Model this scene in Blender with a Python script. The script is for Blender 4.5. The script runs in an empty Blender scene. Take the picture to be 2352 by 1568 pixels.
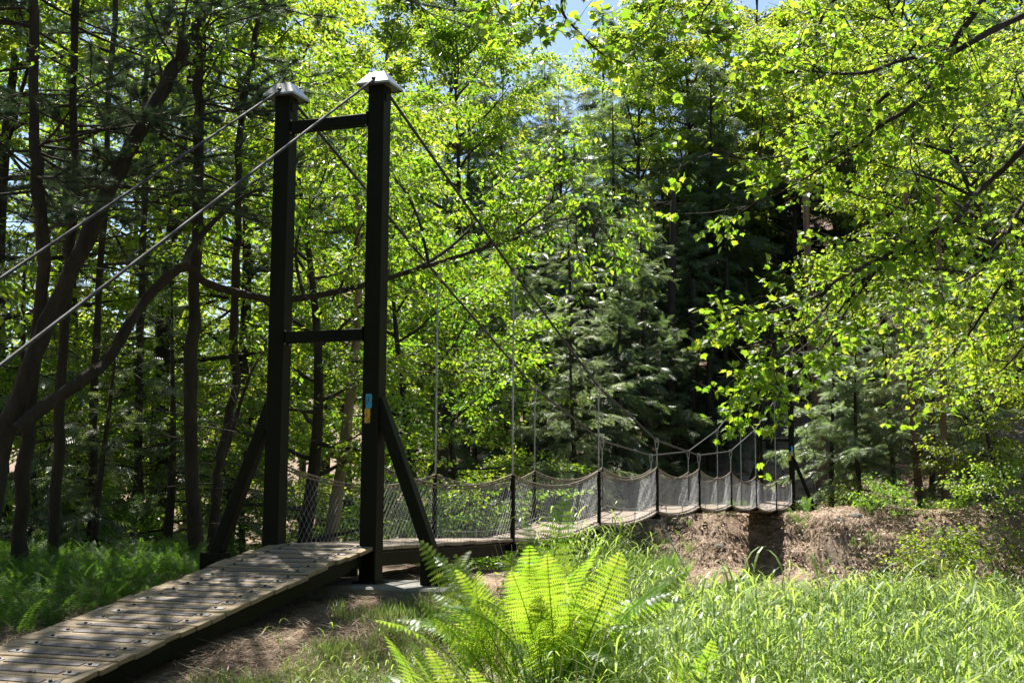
import bpy, bmesh, math
import numpy as np
from mathutils import Vector, Matrix, Quaternion

scene = bpy.context.scene
COL = scene.collection

# ------------------------------------------------------------------ camera
W, H = 2352.0, 1568.0                       # pixel frame used for the measurements
CAM = np.array([6.0185, -11.1218, 0.8909])
YAW, PITCH, ROLL, F = -0.34619, 0.12118, 0.00575, 2839.4
fw = np.array([math.sin(YAW) * math.cos(PITCH), math.cos(YAW) * math.cos(PITCH), math.sin(PITCH)])
r_ = np.cross(fw, [0, 0, 1]); r_ /= np.linalg.norm(r_)
u_ = np.cross(r_, fw)
RT = r_ * math.cos(ROLL) + u_ * math.sin(ROLL)
UP = -r_ * math.sin(ROLL) + u_ * math.cos(ROLL)
cd = bpy.data.cameras.new('camera'); cam = bpy.data.objects.new('camera', cd); COL.objects.link(cam)
cd.lens = F / W * 36.0; cd.sensor_width = 36.0; cd.clip_start = 0.1; cd.clip_end = 2000
cam.matrix_world = Matrix(((RT[0], UP[0], -fw[0], CAM[0]), (RT[1], UP[1], -fw[1], CAM[1]), (RT[2], UP[2], -fw[2], CAM[2]), (0, 0, 0, 1)))
scene.camera = cam

# ------------------------------------------------------------------ sky, sun, exposure
SUN_ELEV, SUN_AZ = math.radians(65), math.radians(-42)     # azimuth from +Y, clockwise
sdir = Vector((math.sin(SUN_AZ) * math.cos(SUN_ELEV), math.cos(SUN_AZ) * math.cos(SUN_ELEV), math.sin(SUN_ELEV)))
world = bpy.data.worlds.new('World'); scene.world = world; world.use_nodes = True
wn = world.node_tree.nodes; wl = world.node_tree.links
bg = wn['Background']; sky = wn.new('ShaderNodeTexSky'); sky.sky_type = 'NISHITA'
sky.sun_disc = False; sky.sun_elevation = SUN_ELEV; sky.sun_rotation = SUN_AZ
sky.dust_density = 0.8; sky.ozone_density = 1.2
wl.new(sky.outputs[0], bg.inputs[0]); bg.inputs[1].default_value = 0.07
sl = bpy.data.lights.new('sun', 'SUN'); sl.energy = 5.0; sl.angle = math.radians(0.53); sl.color = (1.0, 0.95, 0.86)
sun = bpy.data.objects.new('sun', sl); COL.objects.link(sun)
sun.rotation_euler = sdir.to_track_quat('Z', 'Y').to_euler(); sun.location = (0, 0, 60)
scene.view_settings.view_transform = 'Standard'; scene.view_settings.look = 'None'
scene.view_settings.exposure = 1.5; scene.view_settings.gamma = 1.0; scene.view_settings.use_curve_mapping = False
scene.render.engine = 'CYCLES'
cy = scene.cycles
cy.max_bounces = 7; cy.diffuse_bounces = 4; cy.glossy_bounces = 3; cy.transmission_bounces = 5; cy.transparent_max_bounces = 8
cy.use_denoising = True
try: cy.denoiser = 'OPENIMAGEDENOISE'
except Exception: pass

# ------------------------------------------------------------------ helpers
def P(px, py, depth):
    """world point on the ray of a photo pixel at a given depth"""
    return CAM + depth * (fw + RT * ((px - W / 2) / F) + UP * ((H / 2 - py) / F))
def XY(px, dist):
    b = YAW + math.atan((px - W / 2) / F)
    return CAM[0] + dist * math.sin(b), CAM[1] + dist * math.cos(b)
def rng(seed): return np.random.default_rng(seed)
def nrm(v): return v / np.maximum(np.linalg.norm(v, axis=-1, keepdims=True), 1e-9)
def sstep(a, b, x):
    t = np.clip((x - a) / (b - a), 0, 1); return t * t * (3 - 2 * t)
def vnoise(x, y, seed=0):
    xi = np.floor(x).astype(np.int64); yi = np.floor(y).astype(np.int64); fx = x - xi; fy = y - yi
    def h(a, b):
        n = (a * 374761393 + b * 668265263 + seed * 974634777) & 0x7fffffff
        n = ((n ^ (n >> 13)) * 1274126177) & 0x7fffffff
        return ((n ^ (n >> 16)) & 0xffff) / 65535.0
    fx = fx * fx * (3 - 2 * fx); fy = fy * fy * (3 - 2 * fy)
    return (h(xi, yi) * (1 - fx) + h(xi + 1, yi) * fx) * (1 - fy) + (h(xi, yi + 1) * (1 - fx) + h(xi + 1, yi + 1) * fx) * fy - 0.5

class MB:
    """collects vertices, triangles/quads and a per-vertex value 'rnd'"""
    def __init__(self): self.v = []; self.f3 = []; self.f4 = []; self.r = []; self.n = 0
    def add(self, v, f, rnd=0.5):
        v = np.asarray(v, float).reshape(-1, 3); f = np.asarray(f, np.int64)
        if f.size:
            (self.f3 if f.shape[1] == 3 else self.f4).append(f + self.n)
        self.v.append(v); self.r.append(np.broadcast_to(np.asarray(rnd, float), (len(v),)).copy()); self.n += len(v)
    def tube(self, pts, rad, ns=6, rnd=0.5, caps=True, lobes=0, twist=0.0, lobe_amp=0.0):
        pts = np.asarray(pts, float); n = len(pts); rad = np.broadcast_to(np.asarray(rad, float), (n,))
        t = np.gradient(pts, axis=0); t = nrm(t)
        ref = np.array([0, 0, 1.0]) if abs(t[:, 2]).mean() < 0.8 else np.array([1.0, 0, 0])
        a = nrm(np.cross(t, ref)); b = np.cross(t, a)
        th = np.linspace(0, 2 * math.pi, ns, endpoint=False)
        rr = rad[:, None] * np.ones(ns)[None]
        if lobes:
            s = np.concatenate([[0], np.cumsum(np.linalg.norm(np.diff(pts, axis=0), axis=1))])
            rr = rr * (1 + lobe_amp * np.cos(lobes * (th[None] + twist * s[:, None])))
        v = pts[:, None] + rr[..., None] * (np.cos(th)[None, :, None] * a[:, None] + np.sin(th)[None, :, None] * b[:, None])
        i = np.arange(n - 1)[:, None] * ns; j = np.arange(ns)[None]; k = (j + 1) % ns
        f = np.stack([i + j, i + k, i + ns + k, i + ns + j], -1).reshape(-1, 4)
        self.add(v.reshape(-1, 3), f, rnd)
        if caps:
            for e in (0, n - 1):
                q = v[e]; self.add(np.vstack([q, pts[e]]), [(x, (x + 1) % ns, ns) for x in range(ns)], rnd)
    def box(self, c, s, rnd=0.5, rot=None):
        c = np.asarray(c, float); s = np.asarray(s, float) / 2
        q = np.array([(x, y, z) for x in (-1, 1) for y in (-1, 1) for z in (-1, 1)], float) * s
        if rot is not None: q = q @ np.asarray(rot).T
        self.add(q + c, [(0, 1, 3, 2), (4, 6, 7, 5), (0, 4, 5, 1), (2, 3, 7, 6), (0, 2, 6, 4), (1, 5, 7, 3)], rnd)
    def inst(self, tv, tf, pos, d, nv, size, rnd):
        """copies of a small template: y along d, z along normal"""
        d = nrm(d); x = nrm(np.cross(d, nv)); nn = np.cross(x, d)
        size = np.broadcast_to(np.asarray(size, float), (len(pos),))
        v = pos[:, None] + size[:, None, None] * (tv[None, :, 0:1] * x[:, None] + tv[None, :, 1:2] * d[:, None] + tv[None, :, 2:3] * nn[:, None])
        f = tf[None] + (np.arange(len(pos)) * len(tv))[:, None, None]
        self.add(v.reshape(-1, 3), f.reshape(-1, tf.shape[1]), np.repeat(rnd, len(tv)))
    def mesh(self, name, mat, smooth=False):
        me = bpy.data.meshes.new(name)
        v = np.concatenate(self.v); me.vertices.add(len(v)); me.vertices.foreach_set('co', v.astype(np.float32).ravel())
        f3 = np.concatenate(self.f3) if self.f3 else np.zeros((0, 3), np.int64)
        f4 = np.concatenate(self.f4) if self.f4 else np.zeros((0, 4), np.int64)
        li = np.concatenate([f3.ravel(), f4.ravel()]); me.loops.add(len(li)); me.loops.foreach_set('vertex_index', li.astype(np.int32))
        tot = np.concatenate([np.full(len(f3), 3), np.full(len(f4), 4)]); st = np.concatenate([[0], np.cumsum(tot)[:-1]])
        me.polygons.add(len(tot)); me.polygons.foreach_set('loop_start', st.astype(np.int32))
        try: me.polygons.foreach_set('loop_total', tot.astype(np.int32))
        except Exception: pass
        at = me.attributes.new('rnd', 'FLOAT', 'POINT'); at.data.foreach_set('value', np.concatenate(self.r).astype(np.float32))
        me.update(calc_edges=True)
        me.polygons.foreach_set('use_smooth', np.full(len(tot), smooth, bool))
        me.materials.append(mat); return me

def bevel_box(name, size, mat, bev=0.006, center=(0, 0, 0), rot=None):
    bm = bmesh.new(); bmesh.ops.create_cube(bm, size=1.0)
    bmesh.ops.scale(bm, vec=size, verts=bm.verts)
    if bev: bmesh.ops.bevel(bm, geom=bm.edges[:], offset=bev, segments=1, affect='EDGES')
    if rot is not None: bmesh.ops.rotate(bm, cent=(0, 0, 0), matrix=rot, verts=bm.verts)
    bmesh.ops.translate(bm, vec=center, verts=bm.verts)
    me = bpy.data.meshes.new(name); bm.to_mesh(me); bm.free(); me.materials.append(mat); return me

def tag(o, label=None, cat=None, group=None, kind=None):
    if label: o['label'] = label
    if cat: o['category'] = cat
    if group: o['group'] = group
    if kind: o['kind'] = kind
    return o
def thing(name, loc, label, cat, group=None, rz=0.0, sc=1.0):
    o = bpy.data.objects.new(name, None); COL.objects.link(o); o.location = loc; o.rotation_euler = (0, 0, rz); o.scale = (sc,) * 3
    o.empty_display_size = 0.2
    return tag(o, label, cat, group)
def part(name, me, parent=None, loc=(0, 0, 0), rot=(0, 0, 0)):
    o = bpy.data.objects.new(name, me); COL.objects.link(o); o.location = loc; o.rotation_euler = rot
    if parent is not None: o.parent = parent
    return o
def local(mb_pts, origin): return np.asarray(mb_pts, float) - np.asarray(origin, float)

# ------------------------------------------------------------------ materials
class N:
    def __init__(self, name):
        self.m = bpy.data.materials.new(name); self.m.use_nodes = True; self.t = self.m.node_tree; self.n = self.t.nodes; self.l = self.t.links
        self.b = self.n['Principled BSDF']; self.out = self.n['Material Output']
    def node(self, typ, ins=None, **kw):
        x = self.n.new(typ)
        for k, v in kw.items(): setattr(x, k, v)
        for k, v in (ins or {}).items():
            if hasattr(v, 'is_linked') or isinstance(v, bpy.types.NodeSocket): self.l.new(v, x.inputs[k])
            else: x.inputs[k].default_value = v
        return x
    def coord(self, scale=(1, 1, 1), kind='Object'):
        c = self.node('ShaderNodeTexCoord'); m = self.node('ShaderNodeMapping', {'Vector': c.outputs[kind], 'Scale': scale}); return m.outputs[0]
    def noise(self, vec, scale, detail=4, rough=0.55):
        return self.node('ShaderNodeTexNoise', {'Vector': vec, 'Scale': scale, 'Detail': detail, 'Roughness': rough}).outputs['Fac']
    def ramp(self, fac, stops):
        r = self.node('ShaderNodeValToRGB', {'Fac': fac}); e = r.color_ramp.elements
        while len(e) < len(stops): e.new(0.5)
        for k, (p, c) in zip(e, stops): k.position = p; k.color = (*c, 1)
        return r.outputs[0]
    def mix(self, fac, a, b):
        x = self.node('ShaderNodeMix', data_type='RGBA')
        for i, v in ((0, fac), (6, a), (7, b)):
            if isinstance(v, bpy.types.NodeSocket): self.l.new(v, x.inputs[i])
            else: x.inputs[i].default_value = v if i == 0 else (*v, 1)
        return x.outputs[2]
    def math(self, op, a, b=0.0):
        x = self.node('ShaderNodeMath', operation=op)
        for i, v in ((0, a), (1, b)):
            if isinstance(v, bpy.types.NodeSocket): self.l.new(v, x.inputs[i])
            else: x.inputs[i].default_value = v
        return x.outputs[0]
    def set(self, **kw):
        for k, v in kw.items():
            k = {'color': 'Base Color', 'rough': 'Roughness', 'metal': 'Metallic', 'spec': 'Specular IOR Level'}[k]
            if isinstance(v, bpy.types.NodeSocket): self.l.new(v, self.b.inputs[k])
            else: self.b.inputs[k].default_value = (*v, 1) if k == 'Base Color' else v
        return self
    def bump(self, h, strength=0.3, dist=0.01):
        self.l.new(self.node('ShaderNodeBump', {'Height': h, 'Strength': strength, 'Distance': dist}).outputs[0], self.b.inputs['Normal']); return self

def leaf_mat(name, stops, trans_stops, tmix=0.5, rough=0.42, spec=0.45):
    k = N(name); at = k.node('ShaderNodeAttribute', attribute_name='rnd').outputs['Fac']
    ob = k.node('ShaderNodeObjectInfo').outputs['Random']
    def vary(c):
        return k.node('ShaderNodeHueSaturation', {'Hue': k.math('ADD', .484, k.math('MULTIPLY', ob, .028)), 'Value': k.math('ADD', .84, k.math('MULTIPLY', ob, .3)), 'Color': c}).outputs[0]
    c = vary(k.ramp(at, stops)); tc = vary(k.ramp(at, trans_stops))
    k.set(color=c, rough=rough, spec=spec)
    tr = k.node('ShaderNodeBsdfTranslucent', {'Color': tc}); mx = k.node('ShaderNodeMixShader', {0: tmix})
    k.l.new(k.b.outputs[0], mx.inputs[1]); k.l.new(tr.outputs[0], mx.inputs[2]); k.l.new(mx.outputs[0], k.out.inputs[0]); return k.m
def two(a, b, c=None): return [(0.0, a), (0.6, b), (1.0, c or b)]
M = {}
M['beech'] = leaf_mat('beech_leaf', two((.035, .085, .014), (.07, .13, .02), (.11, .16, .025)), two((.12, .30, .015), (.32, .50, .02), (.52, .58, .04)), .53)
M['bright'] = leaf_mat('sunlit_leaf', two((.045, .095, .016), (.09, .15, .024), (.13, .18, .035)), two((.18, .36, .025), (.44, .58, .035), (.66, .68, .07)), .55)  # brighter leaf for various broadleaf plants, sunlight put into its colour
M['maple'] = leaf_mat('maple_leaf', two((.04, .09, .015), (.075, .13, .022), (.11, .16, .03)), two((.15, .33, .02), (.38, .55, .028), (.56, .62, .05)), .54)
M['hemlock'] = leaf_mat('hemlock_needles', two((.045, .075, .034), (.07, .105, .05), (.105, .14, .068)), two((.12, .20, .05), (.18, .27, .07), (.24, .33, .10)), .42, .40, .7)
M['hemlock_pale'] = leaf_mat('pale_hemlock_needles', two((.09, .13, .065), (.13, .17, .09), (.17, .21, .12)), two((.26, .38, .13), (.34, .46, .18), (.42, .52, .24)), .48, .40, .7)
M['pine'] = leaf_mat('pine_needles', two((.030, .060, .030), (.050, .085, .045), (.080, .115, .065)), two((.05, .11, .03), (.08, .15, .04), (.12, .20, .06)), .35, .35, .6)
M['grass'] = leaf_mat('reed_grass', two((.11, .17, .05), (.15, .22, .075), (.20, .27, .10)), two((.30, .48, .05), (.42, .58, .08), (.52, .62, .12)), .48, .40, .42)
M['lowgrass'] = leaf_mat('low_grass', two((.05, .10, .02), (.08, .14, .03), (.14, .17, .05)), two((.14, .26, .03), (.22, .36, .05), (.30, .40, .08)), .4, .4, .5)
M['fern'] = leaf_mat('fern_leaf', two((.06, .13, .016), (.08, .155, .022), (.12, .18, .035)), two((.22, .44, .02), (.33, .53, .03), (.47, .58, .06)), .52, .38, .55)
M['darkfern'] = leaf_mat('shaded_fern_leaf', two((.04, .09, .018), (.06, .12, .025), (.09, .15, .03)), two((.12, .28, .02), (.18, .36, .03), (.26, .42, .05)), .5, .5, .3)  # darker version of the fern leaf, shade put into its colour
M['straw'] = leaf_mat('dry_straw', two((.28, .20, .125), (.42, .32, .21), (.58, .47, .33)), two((.2, .14, .08), (.3, .22, .13), (.4, .3, .2)), .15, .6, .3)

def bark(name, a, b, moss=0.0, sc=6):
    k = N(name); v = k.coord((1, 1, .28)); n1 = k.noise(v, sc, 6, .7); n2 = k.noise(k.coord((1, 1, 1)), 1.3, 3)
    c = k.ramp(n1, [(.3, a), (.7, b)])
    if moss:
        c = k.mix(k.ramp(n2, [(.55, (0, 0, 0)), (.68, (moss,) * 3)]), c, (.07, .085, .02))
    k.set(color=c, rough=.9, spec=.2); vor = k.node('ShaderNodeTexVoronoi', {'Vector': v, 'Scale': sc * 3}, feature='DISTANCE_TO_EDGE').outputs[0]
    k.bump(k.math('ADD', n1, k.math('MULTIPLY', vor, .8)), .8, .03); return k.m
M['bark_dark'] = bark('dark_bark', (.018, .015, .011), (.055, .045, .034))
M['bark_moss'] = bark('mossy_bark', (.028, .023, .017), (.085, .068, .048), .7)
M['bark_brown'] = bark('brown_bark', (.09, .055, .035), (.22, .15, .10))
M['bark_birch'] = bark('birch_bark', (.10, .075, .04), (.30, .24, .14))
M['twig'] = N('dead_twig').set(color=(.10, .085, .07), rough=.85, spec=.2).m
M['twig_pale'] = N('pale_dead_twig').set(color=(.22, .17, .12), rough=.85, spec=.2).m

def steel_paint():
    k = N('tower_paint'); v = k.coord(); n = k.noise(v, 40, 3); g = k.noise(v, 3, 4)
    sc_ = k.noise(k.coord((9, 9, 1.2)), 5, 6, .8)
    k.set(color=k.mix(k.ramp(sc_, [(.60, (0, 0, 0)), (.74, (.5,) * 3)]), k.ramp(g, [(.3, (.0055, .0068, .0038)), (.75, (.010, .012, .0065))]), (.03, .03, .024)), rough=k.ramp(g, [(.3, (.45,) * 3), (.7, (.6,) * 3)]), spec=.10)
    k.bump(n, .12, .002); return k.m
M['paint'] = steel_paint()
def galv(name, a=.30, b=.48, rough=.42):
    k = N(name); v = k.coord(); g = k.noise(v, 14, 5)
    k.set(color=k.ramp(g, [(.3, (a, a, a * 1.02)), (.7, (b, b, b * 1.02))]), rough=rough, metal=.85); k.bump(k.noise(v, 60, 2), .1, .002); return k.m
M['galv'] = galv('galvanised_steel'); M['cap'] = galv('cap_sheet_metal', .26, .40, .36); M['wire'] = galv('netting_wire', .36, .48, .5)
M['cable'] = galv('steel_cable', .05, .085, .75)
M['rust_cable'] = N('handrail_rope').set(color=(.16, .12, .085), rough=.75).m
def wood(name, a, b, c):
    k = N(name); inf = k.node('ShaderNodeObjectInfo').outputs['Random']
    co = k.node('ShaderNodeTexCoord').outputs['Object']
    off = k.node('ShaderNodeCombineXYZ', {'X': k.math('MULTIPLY', inf, 37.0), 'Y': k.math('MULTIPLY', inf, 91.0)}).outputs[0]
    vv = k.node('ShaderNodeVectorMath', {0: co, 1: off}, operation='ADD').outputs[0]
    m = k.node('ShaderNodeMapping', {'Vector': vv, 'Scale': (2.2, 34, 20)}).outputs[0]
    g = k.noise(m, 1.6, 6, .65); big = k.noise(vv, 3.2, 3)
    base = k.ramp(g, [(.25, a), (.55, b), (.8, c)])
    base = k.mix(k.math('MULTIPLY', inf, .35), base, a)
    base = k.mix(k.ramp(big, [(.5, (0, 0, 0)), (.75, (.45,) * 3)]), base, (.16, .15, .11))
    k.set(color=base, rough=.75, spec=.25); k.bump(g, .35, .004); return k.m
M['wood'] = wood('ramp_wood', (.155, .115, .07), (.25, .19, .118), (.33, .255, .16))
M['deck_wood'] = wood('deck_wood', (.17, .13, .10), (.27, .215, .17), (.36, .29, .235))
def gripmat():
    k = N('grip_strip'); v = k.coord((60, 60, 60)); ch = k.node('ShaderNodeTexVoronoi', {'Vector': v, 'Scale': 1.0}).outputs[0]
    k.set(color=k.ramp(ch, [(.1, (.055, .045, .045)), (.6, (.12, .10, .10))]), rough=.7); k.bump(ch, .6, .004); return k.m
M['grip'] = gripmat()
M['plate'] = galv('fixing_plate', .12, .18, .6); M['bolt'] = N('bolt').set(color=(.03, .03, .035), rough=.5, metal=.6).m
def blaze(name, c):
    k = N(name); n = k.noise(k.coord((30, 30, 8)), 2, 5); k.set(color=k.mix(k.ramp(n, [(.52, (0, 0, 0)), (.62, (.8,) * 3)]), c, (.03, .03, .03)), rough=.6); return k.m
M['blue'] = blaze('blue_blaze', (.035, .30, .52)); M['yellow'] = blaze('yellow_blaze', (.55, .36, .02))
def concrete():
    k = N('concrete'); v = k.coord(); g = k.noise(v, 3, 6, .7); k.set(color=k.ramp(g, [(.3, (.08, .078, .068)), (.7, (.20, .195, .175))]), rough=.9); k.bump(k.noise(v, 25, 5), .4, .01); return k.m
M['concrete'] = concrete()
def ground_mat():
    k = N('forest_ground'); v = k.coord((1, 1, 1)); n1 = k.noise(v, .55, 5, .6); n2 = k.noise(v, 9, 6, .7); n3 = k.noise(v, 38, 4, .7)
    soil = k.ramp(n2, [(.25, (.11, .078, .056)), (.5, (.25, .18, .135)), (.72, (.40, .31, .24))])
    litter = k.ramp(n3, [(.3, (.09, .06, .042)), (.5, (.23, .16, .115)), (.7, (.40, .30, .22))])
    base = k.mix(k.ramp(n1, [(.4, (0, 0, 0)), (.6, (1, 1, 1))]), soil, litter)
    n4 = k.noise(v, 2.6, 6, .75); base = k.mix(k.ramp(n4, [(.36, (.75,) * 3), (.52, (0, 0, 0))]), base, (.045, .03, .02)); base = k.mix(k.ramp(k.noise(v, 4.1, 5, .8), [(.54, (0, 0, 0)), (.66, (.55,) * 3)]), base, (.46, .38, .29))
    moss = k.mix(k.ramp(k.noise(v, 1.7, 5, .6), [(.56, (0, 0, 0)), (.68, (.6,) * 3)]), base, (.055, .075, .02))
    k.set(color=moss, rough=.95, spec=.15); k.bump(k.math('ADD', n2, k.math('MULTIPLY', n3, .6)), .9, .06); return k.m
M['ground'] = ground_mat()
def water():
    k = N('creek_water'); k.set(color=(.035, .04, .025), rough=.06, spec=.6); k.bump(k.noise(k.coord((1, 1.6, 1)), 2.5, 4), .25, .05); return k.m
M['water'] = water()

# ------------------------------------------------------------------ terrain
def G(x, y):
    x = np.asarray(x, float); y = np.asarray(y, float)
    near = np.clip(-.06 + .115 * y, -.66, -.06)
    field = -.66 - .25 * sstep(-4.5, 1.5, y) + .05 * vnoise(x * .3, y * .3, 4)
    k = sstep(1.7, 3.4, x)
    near = near * (1 - k) + field * k
    bend = np.maximum(0, -x - 3)
    s1 = y - .75 * bend; s2 = y - .6 * bend
    edge = 1.6 * vnoise(x * .35, y * 0 + 3, 9) + .8 * vnoise(x * 1.1, y * 0 + 5, 19)
    z = near - 1.35 * sstep(3.2, 10.5, s1)
    bank = sstep(26.2 + edge, 30.6 + edge * .6, s2)
    far = .22 + .05 * np.maximum(x - 2, 0) + .35 * vnoise(x * .55, y * .45, 41) * sstep(1.4, 2.6, np.abs(x)) * sstep(35, 32, s2)
    z = z * (1 - bank) + far * bank
    hy = np.maximum(s2 - 34.5 - 1.5 * vnoise(x * .1, y * .1, 2), 0)
    z = z + .42 * (np.sqrt(hy * hy + 9) - 3) * sstep(-40, -8, x + 0 * y) + .20 * (np.sqrt(hy * hy + 9) - 3) * (1 - sstep(-40, -8, x + 0 * y))
    slope = bank * (1 - bank) * 4
    z = z + (vnoise(x * 1.1, y * 1.1, 1) * .10 + vnoise(x * 2.7, y * 2.7, 5) * .05) * (1 + 2.2 * slope) * sstep(1.2, 2.6, np.hypot(x, y))
    z = z + slope * (1.0 * vnoise(x * .8, y * .5, 12) + .6 * vnoise(x * 1.9, y * 1.4, 31) + .35 * vnoise(x * 4.1, y * 3.3, 33)) + sstep(33, 40, s2) * .5 * vnoise(x * .4, y * .4, 7)
    return z
def g1(x, y): return float(G(np.array([x]), np.array([y]))[0])
xs = np.concatenate([np.arange(-150, -16, 4.0), np.arange(-16, 12, .22), np.arange(12, 110, 4.0)])
ys = np.concatenate([np.arange(-40, -13, 3.0), np.arange(-13, 40, .25), np.arange(40, 180, 3.0)])
X, Y = np.meshgrid(xs, ys); Z = G(X, Y)
b = MB(); nx = len(xs); i = (np.arange(len(ys) - 1)[:, None] * nx + np.arange(nx - 1)[None]).ravel()
b.add(np.stack([X, Y, Z], -1).reshape(-1, 3), np.stack([i, i + 1, i + nx + 1, i + nx], -1))
tag(part('ground', b.mesh('ground', M['ground'], True)), 'brown forest floor with creek channel, earth bank and rising hillside', None, None, 'structure')
b = MB(); xs2 = np.arange(-40, 40, 2.0); ys2 = np.arange(4, 60, 2.0); X, Y = np.meshgrid(xs2, ys2); nx = len(xs2)
i = (np.arange(len(ys2) - 1)[:, None] * nx + np.arange(nx - 1)[None]).ravel()
b.add(np.stack([X, Y, X * 0 - 1.78], -1).reshape(-1, 3), np.stack([i, i + 1, i + nx + 1, i + nx], -1))
tag(part('creek_water', b.mesh('creek_water', M['water'])), 'shallow creek water in the channel below the footbridge', None, None, 'structure')

# ------------------------------------------------------------------ bridge
S, PW, L = 1.0916, .178, 4.101
HALF = S / 2
def frustum(name, mat, c, t, h, skirt):
    b = MB(); v = []
    for s, z in ((c, 0), (c, skirt), (t, h)): v += [(-s / 2, -s / 2, z), (s / 2, -s / 2, z), (s / 2, s / 2, z), (-s / 2, s / 2, z)]
    f = [(0, 1, 5, 4), (1, 2, 6, 5), (2, 3, 7, 6), (3, 0, 4, 7), (4, 5, 9, 8), (5, 6, 10, 9), (6, 7, 11, 10), (7, 4, 8, 11), (8, 9, 10, 11)]
    b.add(v, f); b.add([(-c / 2 + .004, -c / 2 + .004, .012), (c / 2 - .004, -c / 2 + .004, .012), (c / 2 - .004, c / 2 - .004, .012), (-c / 2 + .004, c / 2 - .004, .012)], [(3, 2, 1, 0)])
    return b.mesh(name, mat)
def bar_between(name, mat, a, b_, w, d):
    a = Vector(a); b_ = Vector(b_); v = b_ - a; q = v.to_track_quat('Z', 'Y')
    return bevel_box(name, (w, d, v.length), mat, .005, tuple((a + b_) / 2), q.to_matrix())
post_me = bevel_box('post', (PW, PW, 5.02), M['paint'], .008, (0, 0, 2.51))
cap_me = frustum('cap', M['cap'], .36, .165, .155, .022)
sock_me = bevel_box('bracket', (.012, .05, .09), M['paint'], .002)
def tower(y0, z0, label, marks):
    t = thing('bridge_tower', (0, y0, z0), label, 'bridge tower')
    for s in (-1, 1):
        p = part('post', post_me, t, (s * HALF, 0, 0))
        part('cap', cap_me, p, (0, 0, 5.0)); part('bracket', sock_me, p, (PW / 2 + .005, -.03, 4.90))
        mb = MB(); mb.tube([(0, -.135, 5.075), (0, -.16, 5.055)], .022, 8); part('cable_hole', mb.mesh('cable_hole', M['bolt']), p)
        if s > 0:
            for (c, x, za, zb, wd) in marks:
                mb = MB(); rr = rng(int(za * 1000)); n = 7; zz = np.linspace(za, zb, n); j = rr.normal(0, .0022, (2, n))
                v = [(x - wd / 2 + j[0, q], -PW / 2 - .003, zz[q] - z0) for q in range(n)] + [(x + wd / 2 + j[1, q], -PW / 2 - .003, zz[q] - z0) for q in range(n)]
                mb.add(v, [(q, n + q, n + q + 1, q + 1) for q in range(n - 1)])
                o = part('paint_blaze', mb.mesh('paint_blaze', M[c]), p); o['label'] = c + ' painted trail blaze'
        bme = bar_between('brace', M['paint'], (s * .60, 0, 1.80), (s * 1.225, 0, .22), .12, .12)
        br = part('brace', bme, t); part('foot_block', bevel_box('foot_block', (.225, .225, .255), M['paint'], .006, (s * 1.235, 0, .13)), br)
        part('base_plate', bevel_box('base_plate', (.27, .27, .014), M['paint'], .003, (s * HALF, 0, .008)), t)
    for z in (4.672, 2.452):
        cb = part('crossbar', bevel_box('crossbar', (S - PW - .030, .10, .115), M['paint'], .005, (0, -.035, z)), t)
        for s in (-1, 1):
            part('end_plate', bevel_box('end_plate', (.012, .135, .15), M['paint'], .002, (s * (HALF - PW / 2 - .0075), -.035, z)), cb)
            for dz in (-.066, .066):
                for dy in (-.08, .01):
                    mb = MB(); mb.tube([(s * (HALF - PW / 2 - .0135), -.002 + dy, z + dz), (s * (HALF - PW / 2 - .026), -.002 + dy, z + dz)], .009, 6); part('bolt', mb.mesh('bolt', M['galv']), cb)
    return t
near_t = tower(0, 0, 'tall black steel H-shaped tower at the near end of the footbridge', [('blue', -.012, 1.705, 1.850, .068), ('yellow', -.024, 1.562, 1.702, .060)])
FZ = .30
far_t = tower(8 * L, FZ, 'smaller looking black steel tower at the far end of the footbridge', [('blue', .03, 2.36, 2.53, .075), ('blue', -.045, 2.22, 2.36, .07), ('yellow', .03, 2.20, 2.355, .075), ('yellow', -.045, 2.04, 2.215, .07)])
def pad(name, y, z, label, sx, h):
    o = part(name, bevel_box(name, (sx, 1.05, h), M['concrete'], .02, (0, 0, -h / 2)), None, (.05, y, z)); tag(o, label, 'footing')
pad('concrete_footing', .05, -.002, 'grey concrete footing slab beneath the near bridge tower', 3.0, .55)
pad('concrete_footing', 8 * L + .05, FZ - .002, 'grey concrete footing slab beneath the far bridge tower on the bank top', 3.1, .9)

# ramp
RS = .163
def ramp_z(y): return .355 + RS * y
ramp = thing('access_ramp', (0, -5.6, g1(0, -5.6)), 'sloping wooden plank ramp with grip strips leading up to the near tower', 'ramp')
ro = np.array(ramp.location)
plank_me = bevel_box('plank', (1.17, .183, .038), M['wood'], .004)
strip_me = bevel_box('grip_strip', (.64, .072, .006), M['grip'], .001)
plate_me = bevel_box('fixing_plate', (.105, .055, .005), M['plate'], .001)
mb = MB(); mb.tube([(0, 0, 0), (0, 0, .010)], .013, 6); bolt_me = mb.mesh('bolt', M['bolt'])
rr = rng(3); yy = -.105; ang = math.atan(RS)
for kk in range(29):
    p = part('plank', plank_me, ramp, Vector((rr.normal(0, .012), yy, ramp_z(yy) + rr.normal(0, .0025))) - Vector(ro), (ang + rr.normal(0, .012), rr.normal(0, .005), rr.normal(0, .004)))
    part('grip_strip', strip_me, p, (.045, 0, .0225))
    for sx in (-1, 1):
        part('fixing_plate', plate_me, p, (.045 + sx * .40 + rr.normal(0, .006), rr.normal(0, .005), .0222)); part('bolt', bolt_me, p, (.045 + sx * .385, 0, .025))
    yy -= .1895 * math.cos(ang)
for sx in (-.48, .48):
    a = Vector((sx, -.12, ramp_z(-.12) - .10)) - Vector(ro); e = Vector((sx, -5.5, ramp_z(-5.5) - .10)) - Vector(ro)
    part('stringer', bar_between('stringer', M['paint'], a, e, .06, .155), ramp)
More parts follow.
